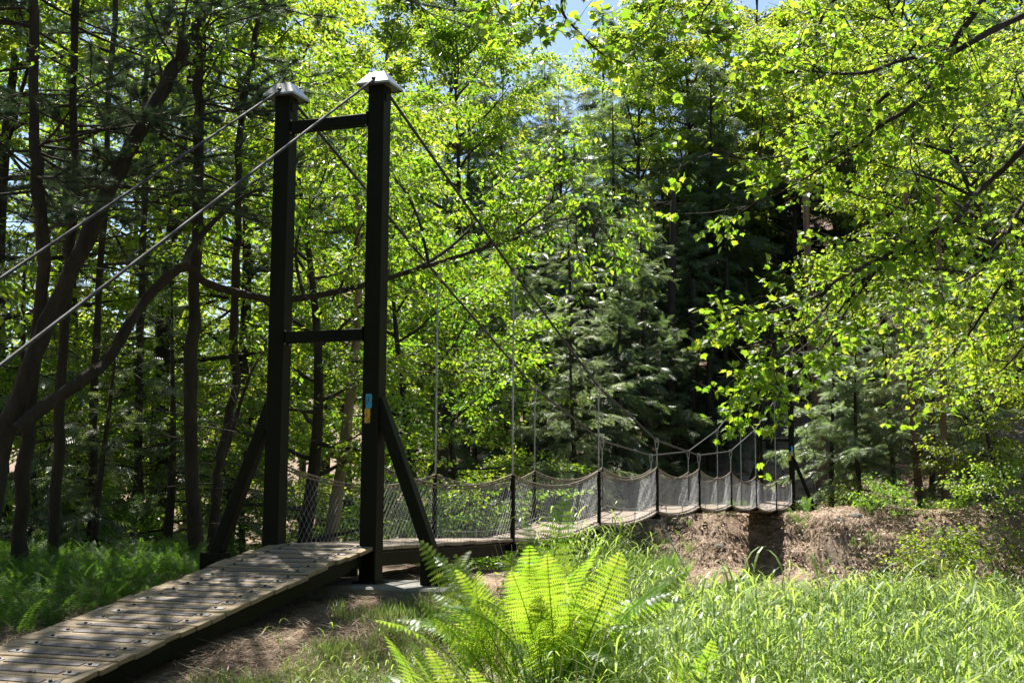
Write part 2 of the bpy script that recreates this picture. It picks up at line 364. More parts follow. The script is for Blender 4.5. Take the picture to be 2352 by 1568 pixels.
tr = MB(); tr.tube([(-.5, -.6, .02), (.55, -.3, .12)], .035, 8); part('strut', tr.mesh('strut', M['paint']), ramp, -Vector(ro))

# span
span = thing('suspension_footbridge', (0, 0, .3), 'narrow suspension footbridge span with plank deck, wire netting and cables', 'footbridge')
so = np.array([0, 0, .3])
DZ = np.array([.335, .275, .393, .531, .582, .590, .523, .411, .60])
def deck(y):
    t = np.clip(np.asarray(y, float) / L, 0, 7.9999); i = t.astype(int); f = t - i
    sag = np.where(i == 0, .0, .105)
    return DZ[i] * (1 - f) + DZ[i + 1] * f - sag * 4 * f * (1 - f)
dp_me = bevel_box('plank', (1.13, .181, .036), M['deck_wood'], .004)
y = .02; clips = [MB(), MB()]
while y < 8 * L - .05:
    z = float(deck(y)); sl_ = float(deck(y + .05) - deck(y - .05)) / .1
    part('plank', dp_me, span, Vector((rr.normal(0, .006), y, z)) - Vector(so), (math.atan(sl_), rr.normal(0, .005), 0))
    if y > L * .9:
        for q, sx in enumerate((-.50, .50)): clips[q].box(np.array([sx, y, z + .028]) - so, (.055, .05, .022))
    y += .1895 * math.cos(math.atan(sl_))
for c in clips: tag(part('clip_row', c.mesh('clip_row', M['bolt']), span), None, None, None, 'stuff')
CZ = [5.05, 3.785, 2.60, 1.895, 1.73, 1.955, 2.70, 3.82, 5.35]
def fine(pts, step):
    pts = np.asarray(pts, float); out = [pts[:1]]
    for a, c in zip(pts[:-1], pts[1:]):
        n = max(1, int(np.linalg.norm(c - a) / step)); out.append(a + (c - a) * (np.arange(1, n + 1) / n)[:, None])
    return np.concatenate(out)
stan_me = bevel_box('stanchion', (.05, .055, .90), M['paint'], .004, (0, 0, .42))
for s in (-1, 1):
    x = s * HALF
    a_y = -8.6; a_z = 5.05 + .685 * (a_y + .15)
    mb = MB(); mb.tube(fine([(x, a_y, a_z), (x, -.15, 5.05)], .022) - so, .0125, 14, lobes=6, twist=26, lobe_amp=.13)
    pts = [(x, .12, 5.03)] + [(x, L * k, CZ[k]) for k in range(1, 8)] + [(x, 8 * L - .12, 5.33)]
    mb.tube(np.array([(x, -.15, 5.05), (x, .12, 5.03)]) - so, .0165, 8)
    mb.tube(fine(pts, .12) - so, .0165, 8)
    mb.tube(np.array([(x, 8 * L - .12, 5.33), (x, 8 * L + .12, 5.35), (x, 8 * L + 7.5, .7)]) - so, .0165, 8)
    part('main_cable', mb.mesh('main_cable', M['cable'], True), span)
    mb = MB(); mb.tube(np.stack([np.full(160, s * .50), np.linspace(.1, 8 * L - .1, 160), deck(np.linspace(.1, 8 * L - .1, 160)) - .045], -1) - so, .014, 6)
    part('deck_cable', mb.mesh('deck_cable', M['cable']), span)
    for k in range(1, 8):
        yb = L * k; zb = DZ[k]
        part('stanchion', stan_me, span, Vector((s * (HALF + .005), yb, zb - .03)) - Vector(so))
        mb = MB(); mb.tube(np.array([(x, yb, zb + .83), (x, yb, CZ[k] - .16)]) - so, .0125, 8)
        mb.tube(np.array([(x, yb, CZ[k] - .17), (x, yb, CZ[k] - .14)]) - so, .022, 8)
        h = part('hanger_rod', mb.mesh('hanger_rod', M['galv'], True), span)
        mb = MB()
        for o_ in (-.022, .022): mb.tube(np.array([(x + o_, yb, CZ[k] - .15), (x + o_ * 1.3, yb, CZ[k] - .06), (x + o_, yb, CZ[k] + .03)]) - so, .009, 6)
        mb.box(np.array([x, yb, CZ[k]]) - so, (.07, .11, .055)); mb.box(np.array([x, yb + .03, CZ[k] + .035]) - so, (.05, .014, .03)); mb.box(np.array([x, yb - .03, CZ[k] + .035]) - so, (.05, .014, .03))
        part('clamp', mb.mesh('clamp', M['galv']), h)
    for k in range(8):
        n = 24; f = np.linspace(0, 1, n); ya = L * (k + f)
        e0 = DZ[k] + .845; e1 = DZ[k + 1] + .845
        if k == 7: e1 = DZ[8] + .80
        def rail(f): return e0 * (1 - f) + e1 * f - .19 * 4 * f * (1 - f)
        mb = MB()
        for dz in (0, -.035): mb.tube(np.stack([np.full(n, s * (HALF - .005)), ya, rail(f) + dz], -1) - so, .0105, 6)
        part('handrail_cable', mb.mesh('handrail_cable', M['rust_cable'], True), span)
        # netting: two families of slanting wires
        mb = MB(); sp = .095; hgt = .60
        for fam in (-1, 1):
            starts = np.arange(-hgt, L + hgt, sp)
            for q in starts:
                v_ = np.linspace(0, 1, 9); yy_ = q + fam * hgt * v_ if fam > 0 else q + hgt - hgt * v_
                yy_ = yy_ + .006 * np.sin(v_ * 40 + q * 9)
                ok = (yy_ > .01) & (yy_ < L - .01)
                if ok.sum() < 2: continue
                v2 = v_[ok]; f2 = yy_[ok] / L; lo = deck(L * (k + f2)) + .02
                zz = lo + (rail(f2) - lo) * v2
                bulge = s * (.012 * np.sin(v2 * 3.1) + .01 * np.sin(f2 * 22 + k))
                mb.tube(np.stack([s * (HALF - .01) + bulge, L * k + yy_[ok], zz], -1) - so, .0011 if k < 2 else .0014, 3, caps=False)
        part('netting', mb.mesh('netting', M['wire']), span)
        if k:
            mb = MB(); f = np.linspace(0, 1, 12)
            mb.tube(np.stack([np.full(12, s * .44), L * (k + f), deck(L * (k + f)) + .115], -1) - so, .006, 5)
            for q in (.3, .68):
                yb = L * (k + q); zb = float(deck(yb)); mb.tube(np.array([(s * .44, yb, zb), (s * .44, yb, zb + .13)]) - so, .009, 6); mb.tube(np.array([(s * .44, yb, zb + .12), (s * .44, yb, zb + .145)]) - so, .018, 6)
            part('toe_cable', mb.mesh('toe_cable', M['galv']), span)
for k in range(1, 8):
    part('cross_beam', bevel_box('cross_beam', (1.22, .07, .09), M['paint'], .004), span, Vector((0, L * k, DZ[k] - .09)) - Vector(so))
for sx in (-.46, .46):
    part('edge_beam', bar_between('edge_beam', M['paint'], Vector((sx, .1, .335 - .105)) - Vector(so), Vector((sx, L * .98, .275 - .105)) - Vector(so), .06, .16), span)
gp = P(1572, 1300, 23.0); mb = MB(); ga = np.array([HALF, 3 * L, DZ[3] - .1])
ge = ga + (gp - ga) * 1.25; mb.tube(fine([ga, ge], .3) - so, .011, 6); part('guy_cable', mb.mesh('guy_cable', M['galv']), span)
fr = thing('landing_ramp', (0, 8 * L + .3, FZ), 'short plank landing behind the far bridge tower', 'ramp')
for kk in range(18):
    part('plank', dp_me, fr, (0, .1 + .19 * kk, .30 - .012 * kk), (math.atan(-.063), 0, 0))
for sx in (-.45, .45): part('stringer', bar_between('stringer', M['paint'], (sx, 0, .2), (sx, 3.4, .0), .06, .14), fr)
# ------------------------------------------------------------------ vegetation tools
LEAF_V = np.array([(0, 0, 0), (.30, .42, .07), (0, 1, -.06), (-.30, .42, .07)], float); LEAF_F = np.array([(0, 1, 2), (0, 2, 3)])
def maple_leaf():
    out = [(0, 0), (.20, -.05), (.34, .10), (.48, .02), (.40, .24), (.62, .40), (.38, .46), (.42, .60), (.24, .54), (.17, .72), (.12, .70), (0, 1.0)]
    pts = out + [(-x, y) for x, y in out[-2:0:-1]]
    v = [(0, .38, -.05)] + [(x, y, .10 * abs(x) - .10 * max(0, y - .5)) for x, y in pts]; n = len(pts)
    return np.array(v, float), np.array([(0, 1 + i, 1 + (i + 1) % n) for i in range(n)])
MAPLE_V, MAPLE_F = maple_leaf()
def spray(n=9, wid=.032, spread=.42):
    v = []; f = []
    for i in range(n):
        t = (i + .3) / n; ln = spread * (1 - t) ** .75 * (.55 + .45 * min(1, t * 5)) + .05
        for s in (-1, 1):
            k = len(v); y0 = t; dx, dy = s * .78, .62
            v += [(0, y0 - wid, 0), (0, y0 + wid, 0), (dx * ln, y0 + dy * ln, -.10 * ln - .05 * t)]; f.append((k, k + 1, k + 2) if s > 0 else (k + 1, k, k + 2))
            if ln > .2:
                for a in (.4, .7):
                    k = len(v); bx, by = dx * ln * a, y0 + dy * ln * a; l2 = ln * .42 * (1.2 - a)
                    v += [(bx, by - .02, -.03), (bx, by + .02, -.03), (bx + s * .25 * l2, by + l2, -.06)]; f.append((k, k + 1, k + 2))
    k = len(v); v += [(-.02, .6, 0), (.02, .6, 0), (0, 1.05, -.10)]; f.append((k, k + 1, k + 2))
    return np.array(v, float), np.array(f)
SPRAY_V, SPRAY_F = spray()
SPRAY2_V, SPRAY2_F = spray(6, .05, .42)
def tuft(n, seed, w=.028):
    g = rng(seed); v = []; f = []
    for i in range(n):
        d = nrm(np.array([g.normal(0, .62), .55 + abs(g.normal(0, .5)), g.normal(0, .62)])); s = nrm(np.cross(d, g.normal(0, 1, 3))) * w / 2
        o = np.array([0, g.uniform(-.35, .15), 0]); l = g.uniform(.75, 1.05); k = len(v); v += [o - s, o + s, o + d * l + np.array([0, 0, -.06])]; f.append((k, k + 1, k + 2))
    return np.array(v), np.array(f)
TUFT_V, TUFT_F = tuft(26, 5)

def path(start, d, length, n, g, wig=.12, lift=0.0, droop=0.0):
    d = nrm(np.asarray(d, float)); p = [np.asarray(start, float)]; st = length / (n - 1)
    for i in range(n - 1):
        d = nrm(d + g.normal(0, wig, 3) * np.array([1, 1, .6]) + np.array([0, 0, lift - droop * (i / n)])); p.append(p[-1] + d * st)
    return np.array(p)
def smooth_path(pts, rad, per=5):
    pts = np.asarray(pts, float); rad = np.asarray(rad, float); n = len(pts); out = []; ro_ = []
    for i in range(n - 1):
        p0 = pts[max(i - 1, 0)]; p1 = pts[i]; p2 = pts[i + 1]; p3 = pts[min(i + 2, n - 1)]
        for k in range(per):
            t = k / per
            out.append(.5 * ((2 * p1) + (-p0 + p2) * t + (2 * p0 - 5 * p1 + 4 * p2 - p3) * t * t + (-p0 + 3 * p1 - 3 * p2 + p3) * t ** 3)); ro_.append(rad[i] * (1 - t) + rad[i + 1] * t)
    return np.array(out + [pts[-1]]), np.array(ro_ + [rad[-1]])
def along(p, t):
    t = np.clip(np.asarray(t, float), 0, 1) * (len(p) - 1); i = np.minimum(t.astype(int), len(p) - 2); f = (t - i)[:, None]
    return p[i] * (1 - f) + p[i + 1] * f, nrm(p[i + 1] - p[i])
def rough_rad(rad, g, amp=.05): return rad * (1 + g.normal(0, amp, len(rad)))

def leaves_on(mb, p, n, size, g, t0=.1, spread=.10, tv=LEAF_V, tf=LEAF_F, flat=.5, hang=.45, tone=(.0, 1.0)):
    """leaves set along a twig p, in flat drooping sprays"""
    q, d = along(p, g.uniform(t0, 1.03, n))
    side = nrm(np.cross(d, [0, 0, 1.0]) + 1e-6); sg = g.choice([-1, 1], n)[:, None]
    pos = q + side * sg * np.abs(g.normal(0, spread, (n, 1))) + g.normal(0, spread * .35, (n, 3))
    ld = d * g.uniform(.1, .9, (n, 1)) + side * sg * g.uniform(.3, 1.0, (n, 1)) + g.normal(0, .3, (n, 3)) + np.array([0, 0, -hang]) * g.uniform(.2, 1.6, (n, 1))
    nv = np.array([0, 0, 1.0]) + g.normal(0, flat, (n, 3))
    mb.inst(tv, tf, pos, ld, nv, size * g.uniform(.6, 1.2, n), np.clip(g.uniform(tone[0], tone[1], n) * .75 + g.uniform(0, .25), 0, 1))

def broadleaf_mesh(h, cr, nleaf, size, seed, base=.25, leaf='beech', barkm='bark_dark', r0=None, limbs=30, lean=(0, 0), subs=6, hang=.45):
    g = rng(seed); r0 = r0 or h * .011 + .03
    tp = np.array([(lean[0] * t * h + .25 * math.sin(t * 5 + seed), lean[1] * t * h + .2 * math.cos(t * 4 + seed) - .2, t * h * .96 - .25) for t in np.linspace(0, 1, 14)]); tp[:, :2] -= tp[0, :2]
    tb = MB(); lb = MB(); tr_ = r0 * (1 - np.linspace(0, 1, 14)) ** 1.1 + .005; tr_[0] *= 1.35
    tb.tube(tp, tr_, 9)
    for i in range(limbs):
        t = base + (1 - base) * ((i + g.uniform(0, 1)) / limbs) ** .85 * .97
        (s,), (td,) = along(tp, [t]); u = (t - base) / (1 - base)
        prof = cr * max(.28, math.sin(math.pi * min(1, (u * .82 + .16))) ** .7) * g.uniform(.65, 1.15)
        az = i * 2.4 + g.normal(0, .3); el = -.05 + .85 * u + g.normal(0, .15)
        lp = path(s, (math.cos(az) * math.cos(el), math.sin(az) * math.cos(el), math.sin(el)), prof, 8, g, .13, .05, .16)
        lr = np.linspace(max(.010, r0 * .38 * (1 - u * .6)), .005, 8); tb.tube(lp, lr, 5, caps=False)
        for k in range(subs):
            (ss,), (sd,) = along(lp, [g.uniform(.22, 1)]); sdir_ = nrm(sd + nrm(np.cross(sd, [0, 0, 1.0])) * g.choice([-1, 1]) * g.uniform(.4, 1.3) + np.array([0, 0, g.normal(-.05, .25)]))
            sp = path(ss, sdir_, prof * g.uniform(.25, .5) + .2, 5, g, .18, 0, .2); tb.tube(sp, np.linspace(.007, .003, 5), 3, caps=False)
            leaves_on(lb, sp, int(nleaf / (limbs * subs)), size, g, .05, size * 1.25, hang=hang)
    return tb.mesh('trunk', M[barkm], True), lb.mesh('crown', M[leaf])
def put_tree(name, meshes, x, y, label, group=None, rz=0.0, sc=1.0, cat='tree', z=None):
    t = thing(name, (x, y, g1(x, y) - .05 if z is None else z), label, cat, group, rz, sc)
    part('trunk', meshes[0], t); part('crown', meshes[1], t); return t

def hemlock_mesh(h, cr, seed, base=.3, dens=1.0, leaf='hemlock', size=.5, barkm='bark_dark', dead=14):
    g = rng(seed); tb = MB(); lb = MB(); n = 12
    tp = np.array([(.12 * math.sin(t * 3 + seed), .12 * math.cos(t * 4 + seed), t * h - .25) for t in np.linspace(0, 1, n)]); tp[:, :2] -= tp[0, :2]
    r0 = h * .0095 + .03; tr_ = r0 * (1 - np.linspace(0, 1, n)) ** .85 + .008; tb.tube(tp, tr_, 8)
    nb = int(8.5 * h * (1 - base) * dens)
    for i in range(nb):
        t = base + (1 - base) * (i + g.uniform(0, 1)) / nb; u = (t - base) / (1 - base)
        ln = cr * ((1 - u) ** .6 * .9 + .10) * g.choice([.35, .6, .8, .95, 1.1, 1.25]) * g.uniform(.8, 1.15); az = i * 2.399 + g.normal(0, .7)
        (s,), _ = along(tp, [min(t, .995)])
        bp = path(s, (math.cos(az), math.sin(az), .30 - .25 * (1 - u) + g.normal(0, .26)), ln, 6, g, .10, .02, .30); tb.tube(bp, np.linspace(.018 * (1 - u) + .006, .003, 6), 3, caps=False)
        m = max(7, int(ln * 19))
        q, d = along(bp, g.uniform(.12, 1.0, m)); side = nrm(np.cross(d, [0, 0, 1.0])); sg = g.choice([-1, 1], m)[:, None]
        ld = d * g.uniform(.45, 1.0, (m, 1)) + side * sg * g.uniform(.2, 1.0, (m, 1)) + np.array([0, 0, -.30]) + g.normal(0, .30, (m, 3))
        nv = np.array([0, 0, 1.0]) + g.normal(0, .6, (m, 3))
        lb.inst(SPRAY2_V, SPRAY2_F, q, ld, nv, size * g.uniform(.55, 1.2, m) * (.55 + .45 * (1 - u)), np.clip(g.uniform(0, 1, m) * .8 + .2 * u, 0, 1))
    for i in range(dead):
        (s,), _ = along(tp, [g.uniform(.06, base + .05)]); az = g.uniform(0, 6.28); bp = path(s, (math.cos(az), math.sin(az), .1), g.uniform(.5, cr * .8), 6, g, .12, 0, .12); tb.tube(bp, np.linspace(.011, .003, 6), 3, caps=False)
    return tb.mesh('trunk', M[barkm], True), lb.mesh('crown', M[leaf])

def twiggy(tb, p, rad, g, count, ln=(.6, 1.8), t0=.03, t1=.9, r=.008, sub=4, up=0.0):
    """bare side branches with finer twigs"""
    for i in range(count):
        (s,), (d,) = along(p, [g.uniform(t0, t1)]); az = g.uniform(0, 6.28); l = g.uniform(*ln)
        bp = path(s, (math.cos(az), math.sin(az), up + g.normal(.02, .12)), l, 8, g, .10, 0, .07); tb.tube(bp, np.linspace(r, .0025, 8), 4, caps=False)
        for k in range(sub):
            (ss,), (sd,) = along(bp, [g.uniform(.15, .95)]); tp = path(ss, sd + g.normal(0, .6, 3), l * g.uniform(.15, .45), 5, g, .16, 0, .05); tb.tube(tp, np.linspace(r * .45, .0018, 5), 3, caps=False)
def boughs(tb, lb, p, g, count, ln, t0, t1, size=.145, per=26, dirbias=(0, 0, 0), el=.05):
    for i in range(count):
        (s,), _ = along(p, [g.uniform(t0, t1)]); az = g.uniform(0, 6.28); l = g.uniform(*ln)
        bp = path(s, np.array([math.cos(az), math.sin(az), el + g.normal(0, .15)]) + np.array(dirbias), l, 9, g, .11, .01, .06); tb.tube(bp, np.linspace(.020, .005, 9), 5, caps=False)
        for k in range(7):
            (ss,), (sd,) = along(bp, [g.uniform(.25, 1)]); tp = path(ss, sd + nrm(np.cross(sd, [0, 0, 1.0])) * g.choice([-1, 1]) * g.uniform(.4, 1.1) + np.array([0, 0, g.normal(.05, .2)]), l * g.uniform(.18, .36), 5, g, .15, .03, 0)
            tb.tube(tp, np.linspace(.008, .004, 5), 3, caps=False)
            q, d = along(tp, g.uniform(.2, 1.0, per)); m = per
            lb.inst(TUFT_V, TUFT_F, q, d + g.normal(0, .5, (m, 3)) + np.array([0, 0, .1]), g.normal(0, 1, (m, 3)), size * g.uniform(.7, 1.15, m), np.clip(g.uniform(0, 1, m), 0, 1))

# ------------------------------------------------------------------ the dark trees on the near bank (left of the tower)
def pxpath(lst, d0, d1, r0, r1):
    n = len(lst); dd = np.linspace(d0, d1, n); pts = np.array([P(x, y, d) for (x, y), d in zip(lst, dd)])
    rr_ = np.linspace(r0, r1, n); return smooth_path(pts, rr_)
def trunk_down(pts):
    """make sure the foot of a trunk meets the ground"""
    x, y, z = pts[0]; gz = g1(x, y) - .15
    return np.vstack([[x, y, gz], pts]) if z > gz + .05 else pts
def tree_from_path(name, label, lst, d0, d1, r0, r1, fn, seed, leafm, barkm, group=None, cat='tree', extra=None):
    pts, rad = pxpath(lst, d0, d1, r0, r1); p2 = trunk_down(pts)
    if len(p2) > len(pts): rad = np.concatenate([[rad[0] * 1.25], rad])
    pts = p2; o = pts[0].copy(); g = rng(seed); tb = MB(); lb = MB(); q = pts - o; q2 = q + g.normal(0, .012, q.shape); tb.tube(q2, rough_rad(rad, g, .07), 10)
    fn(tb, lb, q, rad, g, o)
    t = thing(name, o, label, cat, group); part('trunk', tb.mesh('trunk', M[barkm], True), t)
    if lb.n: part('crown', lb.mesh('crown', M[leafm]), t)
    if extra: extra(t, o)
    return t

def f_lean(tb, lb, q, rad, g, o):
    # the long low limb that sweeps to the right behind the tower
    lst = [(40, 985), (100, 935), (200, 865), (245, 828), (300, 740), (350, 670), (425, 612), (470, 648), (560, 676), (640, 688), (720, 680), (835, 655), (920, 630), (1000, 605), (1100, 572), (1180, 530), (1260, 470), (1330, 425)]
    n = len(lst); dd = np.linspace(13.3, 17.0, n); rr_ = np.array([.115, .11, .105, .10, .09, .085, .08, .075, .07, .065, .06, .055, .05, .042, .034, .026, .016, .010]) * .68
    lp, lr = smooth_path([P(x, y, d) for (x, y), d in zip(lst, dd)], rr_); lp = lp - o; tb.tube(lp, rough_rad(lr, g, .05), 8)
    def sub(lst, d0, d1, r0, r1):
        p, r = pxpath(lst, d0, d1, r0, r1); p = p - o; tb.tube(p, r, 6); return p
    s1 = sub([(960, 615), (1010, 585), (1060, 545), (1110, 490), (1160, 430), (1200, 380)], 16.0, 17.5, .03, .008)
    s2 = sub([(985, 607), (975, 560), (960, 500), (930, 440), (890, 395), (850, 360)], 16.0, 16.5, .024, .007)
    s3 = sub([(1080, 575), (1150, 560), (1240, 520), (1320, 500), (1390, 520)], 16.4, 17.2, .018, .005)
    s4 = sub([(700, 685), (680, 600), (690, 520), (730, 440), (760, 360)], 15.0, 16.2, .025, .007)
    s5 = sub([(425, 612), (440, 570), (500, 500), (560, 450), (640, 420)], 13.8, 15.0, .05, .010)
    tips = [(lp, .62, 1.0, 19), (s1, .2, 1, 14), (s2, .1, 1, 12), (s3, .1, 1, 14), (s4, .2, 1, 10), (s5, .3, 1, 8)]
    for p, a, c, cnt in tips:
        for i in range(cnt):
            (s,), (d,) = along(p, [g.uniform(a, c)])
            l = g.uniform(.5, 1.25); bp = path(s, d * .7 + g.normal(0, .7, 3) + np.array([0, 0, .05]), l, 7, g, .16, .02, .22); tb.tube(bp, np.linspace(.009, .003, 7), 4, caps=False)
            for k in range(4):
                (ss,), (sd,) = along(bp, [g.uniform(.2, 1)]); tp = path(ss, sd + g.normal(0, .55, 3), l * g.uniform(.3, .55), 5, g, .18, 0, .3); tb.tube(tp, np.linspace(.004, .002, 5), 3, caps=False)
                leaves_on(lb, tp, 15, .095, g, .05, .06, hang=.8)
    twiggy(tb, q, rad, g, 10, (.8, 2.0), .25, .95, .014)
    for i in range(26):
        (s,), (d,) = along(q, [g.uniform(.45, 1)]); l = g.uniform(.8, 2.4); bp = path(s, d + g.normal(0, .8, 3), l, 7, g, .14, .03, .1); tb.tube(bp, np.linspace(.02, .004, 7), 4, caps=False)
        for k in range(6):
            (ss,), (sd,) = along(bp, [g.uniform(.25, 1)]); tp = path(ss, sd + g.normal(0, .6, 3), l * .35, 5, g, .18, 0, .2); leaves_on(lb, tp, 16, .09, g, .05, .07, hang=.5)
tree_from_path('birch_tree', 'big leaning mossy tree at far left with one long low limb reaching behind the tower',
    [(-35, 1300), (-8, 1090), (50, 890), (125, 710), (200, 545), (275, 385), (340, 270), (400, 160), (460, 40), (505, -60), (560, -200), (610, -380)], 13.2, 15.5, .115, .06, f_lean, 11, 'beech', 'bark_dark')

def f_pine(nb, t0, t1, ln, tw=16, per=15, bias=(0, 0, 0)):
    def f(tb, lb, q, rad, g, o):
        boughs(tb, lb, q, g, nb, ln, t0, t1, per=per, dirbias=bias); twiggy(tb, q, rad, g, tw, (.6, 2.0), .06, .75, .009, 5)
    return f
PG = 'dark pines on the shaded near bank'
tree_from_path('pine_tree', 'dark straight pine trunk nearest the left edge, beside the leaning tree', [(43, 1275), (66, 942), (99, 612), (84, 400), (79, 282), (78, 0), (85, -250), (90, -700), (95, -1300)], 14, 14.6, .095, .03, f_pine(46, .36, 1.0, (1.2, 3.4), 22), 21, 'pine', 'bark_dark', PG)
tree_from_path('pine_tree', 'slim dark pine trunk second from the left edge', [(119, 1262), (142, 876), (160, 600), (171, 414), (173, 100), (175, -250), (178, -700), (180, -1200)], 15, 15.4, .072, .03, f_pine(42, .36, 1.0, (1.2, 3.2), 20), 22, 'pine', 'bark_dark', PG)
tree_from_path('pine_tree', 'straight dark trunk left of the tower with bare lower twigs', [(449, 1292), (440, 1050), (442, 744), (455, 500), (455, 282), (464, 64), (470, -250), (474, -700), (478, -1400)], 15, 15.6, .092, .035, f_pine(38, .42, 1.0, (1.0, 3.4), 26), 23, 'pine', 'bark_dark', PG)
def f_fork(tb, lb, q, rad, g, o):
    p, r = pxpath([(500, 1085), (528, 1010), (560, 900), (590, 830), (640, 760)], 15.6, 16.2, .035, .012); tb.tube(p - o, r, 6)
    p2, r2 = pxpath([(546, 470), (580, 420), (640, 395), (700, 370), (760, 345)], 15.6, 17, .025, .007); tb.tube(p2 - o, r2, 6)
    p3, r3 = pxpath([(552, 270), (600, 210), (680, 190), (760, 200)], 15.6, 17, .025, .007); tb.tube(p3 - o, r3, 6)
    twiggy(tb, q, rad, g, 16, (.5, 1.6), .05, .9, .008, 4)
    for pp in (p - o, p2 - o, p3 - o, q[len(q) // 2:]):
        for i in range(9):
            (s,), (d,) = along(pp, [g.uniform(.3, 1)]); l = g.uniform(.5, 1.3); bp = path(s, d + g.normal(0, .8, 3), l, 6, g, .15, .02, .15); tb.tube(bp, np.linspace(.008, .003, 6), 4, caps=False)
            for k in range(4):
                (ss,), (sd,) = along(bp, [g.uniform(.2, 1)]); tp = path(ss, sd + g.normal(0, .5, 3), l * .4, 5, g, .18, 0, .25); leaves_on(lb, tp, 13, .085, g, .05, .06, hang=.7)
tree_from_path('birch_tree', 'thin curving forked trunk just left of the tower', [(488, 1284), (497, 1150), (508, 1041), (541, 876), (538, 750), (544, 612), (548, 450), (551, 282), (575, 150), (600, 0), (622, -200), (640, -400)], 15.5, 16, .07, .028, f_fork, 24, 'beech', 'bark_dark')
tree_from_path('pine_tree', 'thin dark trunk rising between the leaning tree and the straight pine', [(206, 1270), (214, 1000), (222, 760), (236, 500), (250, 250), (262, 0), (270, -300), (275, -800)], 19, 19.5, .07, .03, f_pine(36, .38, 1.0, (1.0, 3.0), 14), 25, 'pine', 'bark_dark', PG)
tree_from_path('pine_tree', 'thin dark trunk behind the low limb, left of the straight pine', [(322, 1270), (318, 1000), (322, 760), (330, 500), (334, 250), (340, 0), (345, -300), (350, -800)], 21, 21.5, .075, .035, f_pine(36, .42, 1.0, (1.0, 3.0), 14), 26, 'pine', 'bark_dark', PG)
def f_birch(tb, lb, q, rad, g, o):
    for i in range(34):
        (s,), (d,) = along(q, [g.uniform(.12, 1)]); az = g.uniform(0, 6.28); l = g.uniform(1.0, 2.6); bp = path(s, (math.cos(az), math.sin(az), g.uniform(-.1, .5)), l, 8, g, .12, .03, .16); tb.tube(bp, np.linspace(.022, .004, 8), 4, caps=False)
        for k in range(7):
            (ss,), (sd,) = along(bp, [g.uniform(.2, 1)]); tp = path(ss, sd + g.normal(0, .5, 3), l * g.uniform(.2, .45), 5, g, .16, 0, .2); tb.tube(tp, np.linspace(.006, .002, 5), 3, caps=False); leaves_on(lb, tp, 16, .095, g, .05, .08, hang=.6)
tree_from_path('birch_tree', 'yellowish birch trunk seen between the two tower posts', [(757, 1265), (785, 1080), (805, 900), (818, 760), (825, 600), (820, 450), (826, 320), (838, 250)], 21, 22, .12, .02, f_birch, 27, 'beech', 'bark_birch')

# understorey hemlocks in the dark on the left
HS = [hemlock_mesh(h, cr, sd, ba, de, size=sz) for h, cr, sd, ba, de, sz in ((4.2, 1.5, 31, .08, 1.3, .34), (3.4, 1.3, 32, .06, 1.4, .32))]
for k, (px, d, sc, lab) in enumerate(((390, 19, 1.0, 'small dark hemlock left of the straight trunk, in deep shade'), (300, 22, 1.15, 'small dark hemlock behind the low sweeping limb'), (235, 17.5, .8, 'low shaded hemlock between the left trunks'),
        (575, 23, 1.1, 'small grey hemlock just left of the tower brace'), (90, 20, 1.2, 'small dark hemlock behind the leftmost pines'), (640, 30, 1.3, 'small hemlock beyond the left tower post'))):
    x, y = XY(px, d); put_tree('hemlock_tree', HS[k % 2], x, y, lab, 'small hemlocks in the shade', k * 1.3, sc)

# ------------------------------------------------------------------ sunlit broadleaf trees behind the tower and on the left
BG = [
    (690, 20.5, 9.0, 2.6, 12000, .105, .06, 'beech', 'leafy green tree right behind the left tower post'),
    (950, 25, 9.5, 2.9, 14000, .11, .06, 'beech', 'leafy green tree behind the right tower post'),
    (1080, 31, 8.5, 2.8, 10000, .12, .08, 'beech', 'leafy green tree right of the tower at the creek edge'),
    (820, 33, 15, 3.8, 20000, .15, .12, 'bright', 'tall yellow-green tree far behind the tower caps'),
    (640, 36, 18, 4.0, 20000, .15, .10, 'bright', 'tall yellow-green tree left of the left tower cap'),
    (1010, 38, 18.5, 3.8, 20000, .15, .15, 'beech', 'tall green tree reaching the top edge right of the tower'),
    (520, 27, 15, 3.4, 14000, .125, .08, 'beech', 'green tree behind the forked trunk left of the tower'),
    (360, 31, 17, 4.0, 18000, .14, .08, 'bright', 'sunlit green tree behind the low sweeping limb'),
    (180, 28, 17, 4.0, 18000, .135, .08, 'bright', 'sunlit green tree behind the leaning trunk'),
    (20, 25, 16, 4.0, 18000, .125, .06, 'beech', 'green tree filling the left edge behind the pines'),
    (450, 44, 19, 4.4, 14000, .19, .15, 'bright', 'distant yellow-green tree between the left trunks'),
    (260, 46, 19, 4.6, 14000, .19, .15, 'bright', 'distant yellow-green tree left of the leaning trunk top'),
    (90, 42, 19, 4.6, 14000, .19, .12, 'beech', 'distant green tree near the left edge'),
    (740, 47, 20, 4.4, 14000, .19, .2, 'bright', 'distant yellow-green tree seen between the tower posts'),
    (900, 50, 25, 5.0, 22000, .20, .2, 'beech', 'tallest yellow-green tree rising just right of the tower caps'),
    (1040, 56, 26, 5.0, 24000, .20, .3, 'bright', 'tall yellow-green tree at the left side of the sky gap'),
    (1140, 66, 26, 5.0, 20000, .22, .3, 'bright', 'yellow-green crown on the skyline under the sky gap'),
    (1450, 60, 23, 4.8, 22000, .20, .3, 'bright', 'tall yellow-green tree at the right side of the sky gap'),
    (1570, 64, 24, 5.0, 22000, .20, .3, 'bright', 'tall yellow-green tree between the sky gap and the maple'),
]
BGM = []
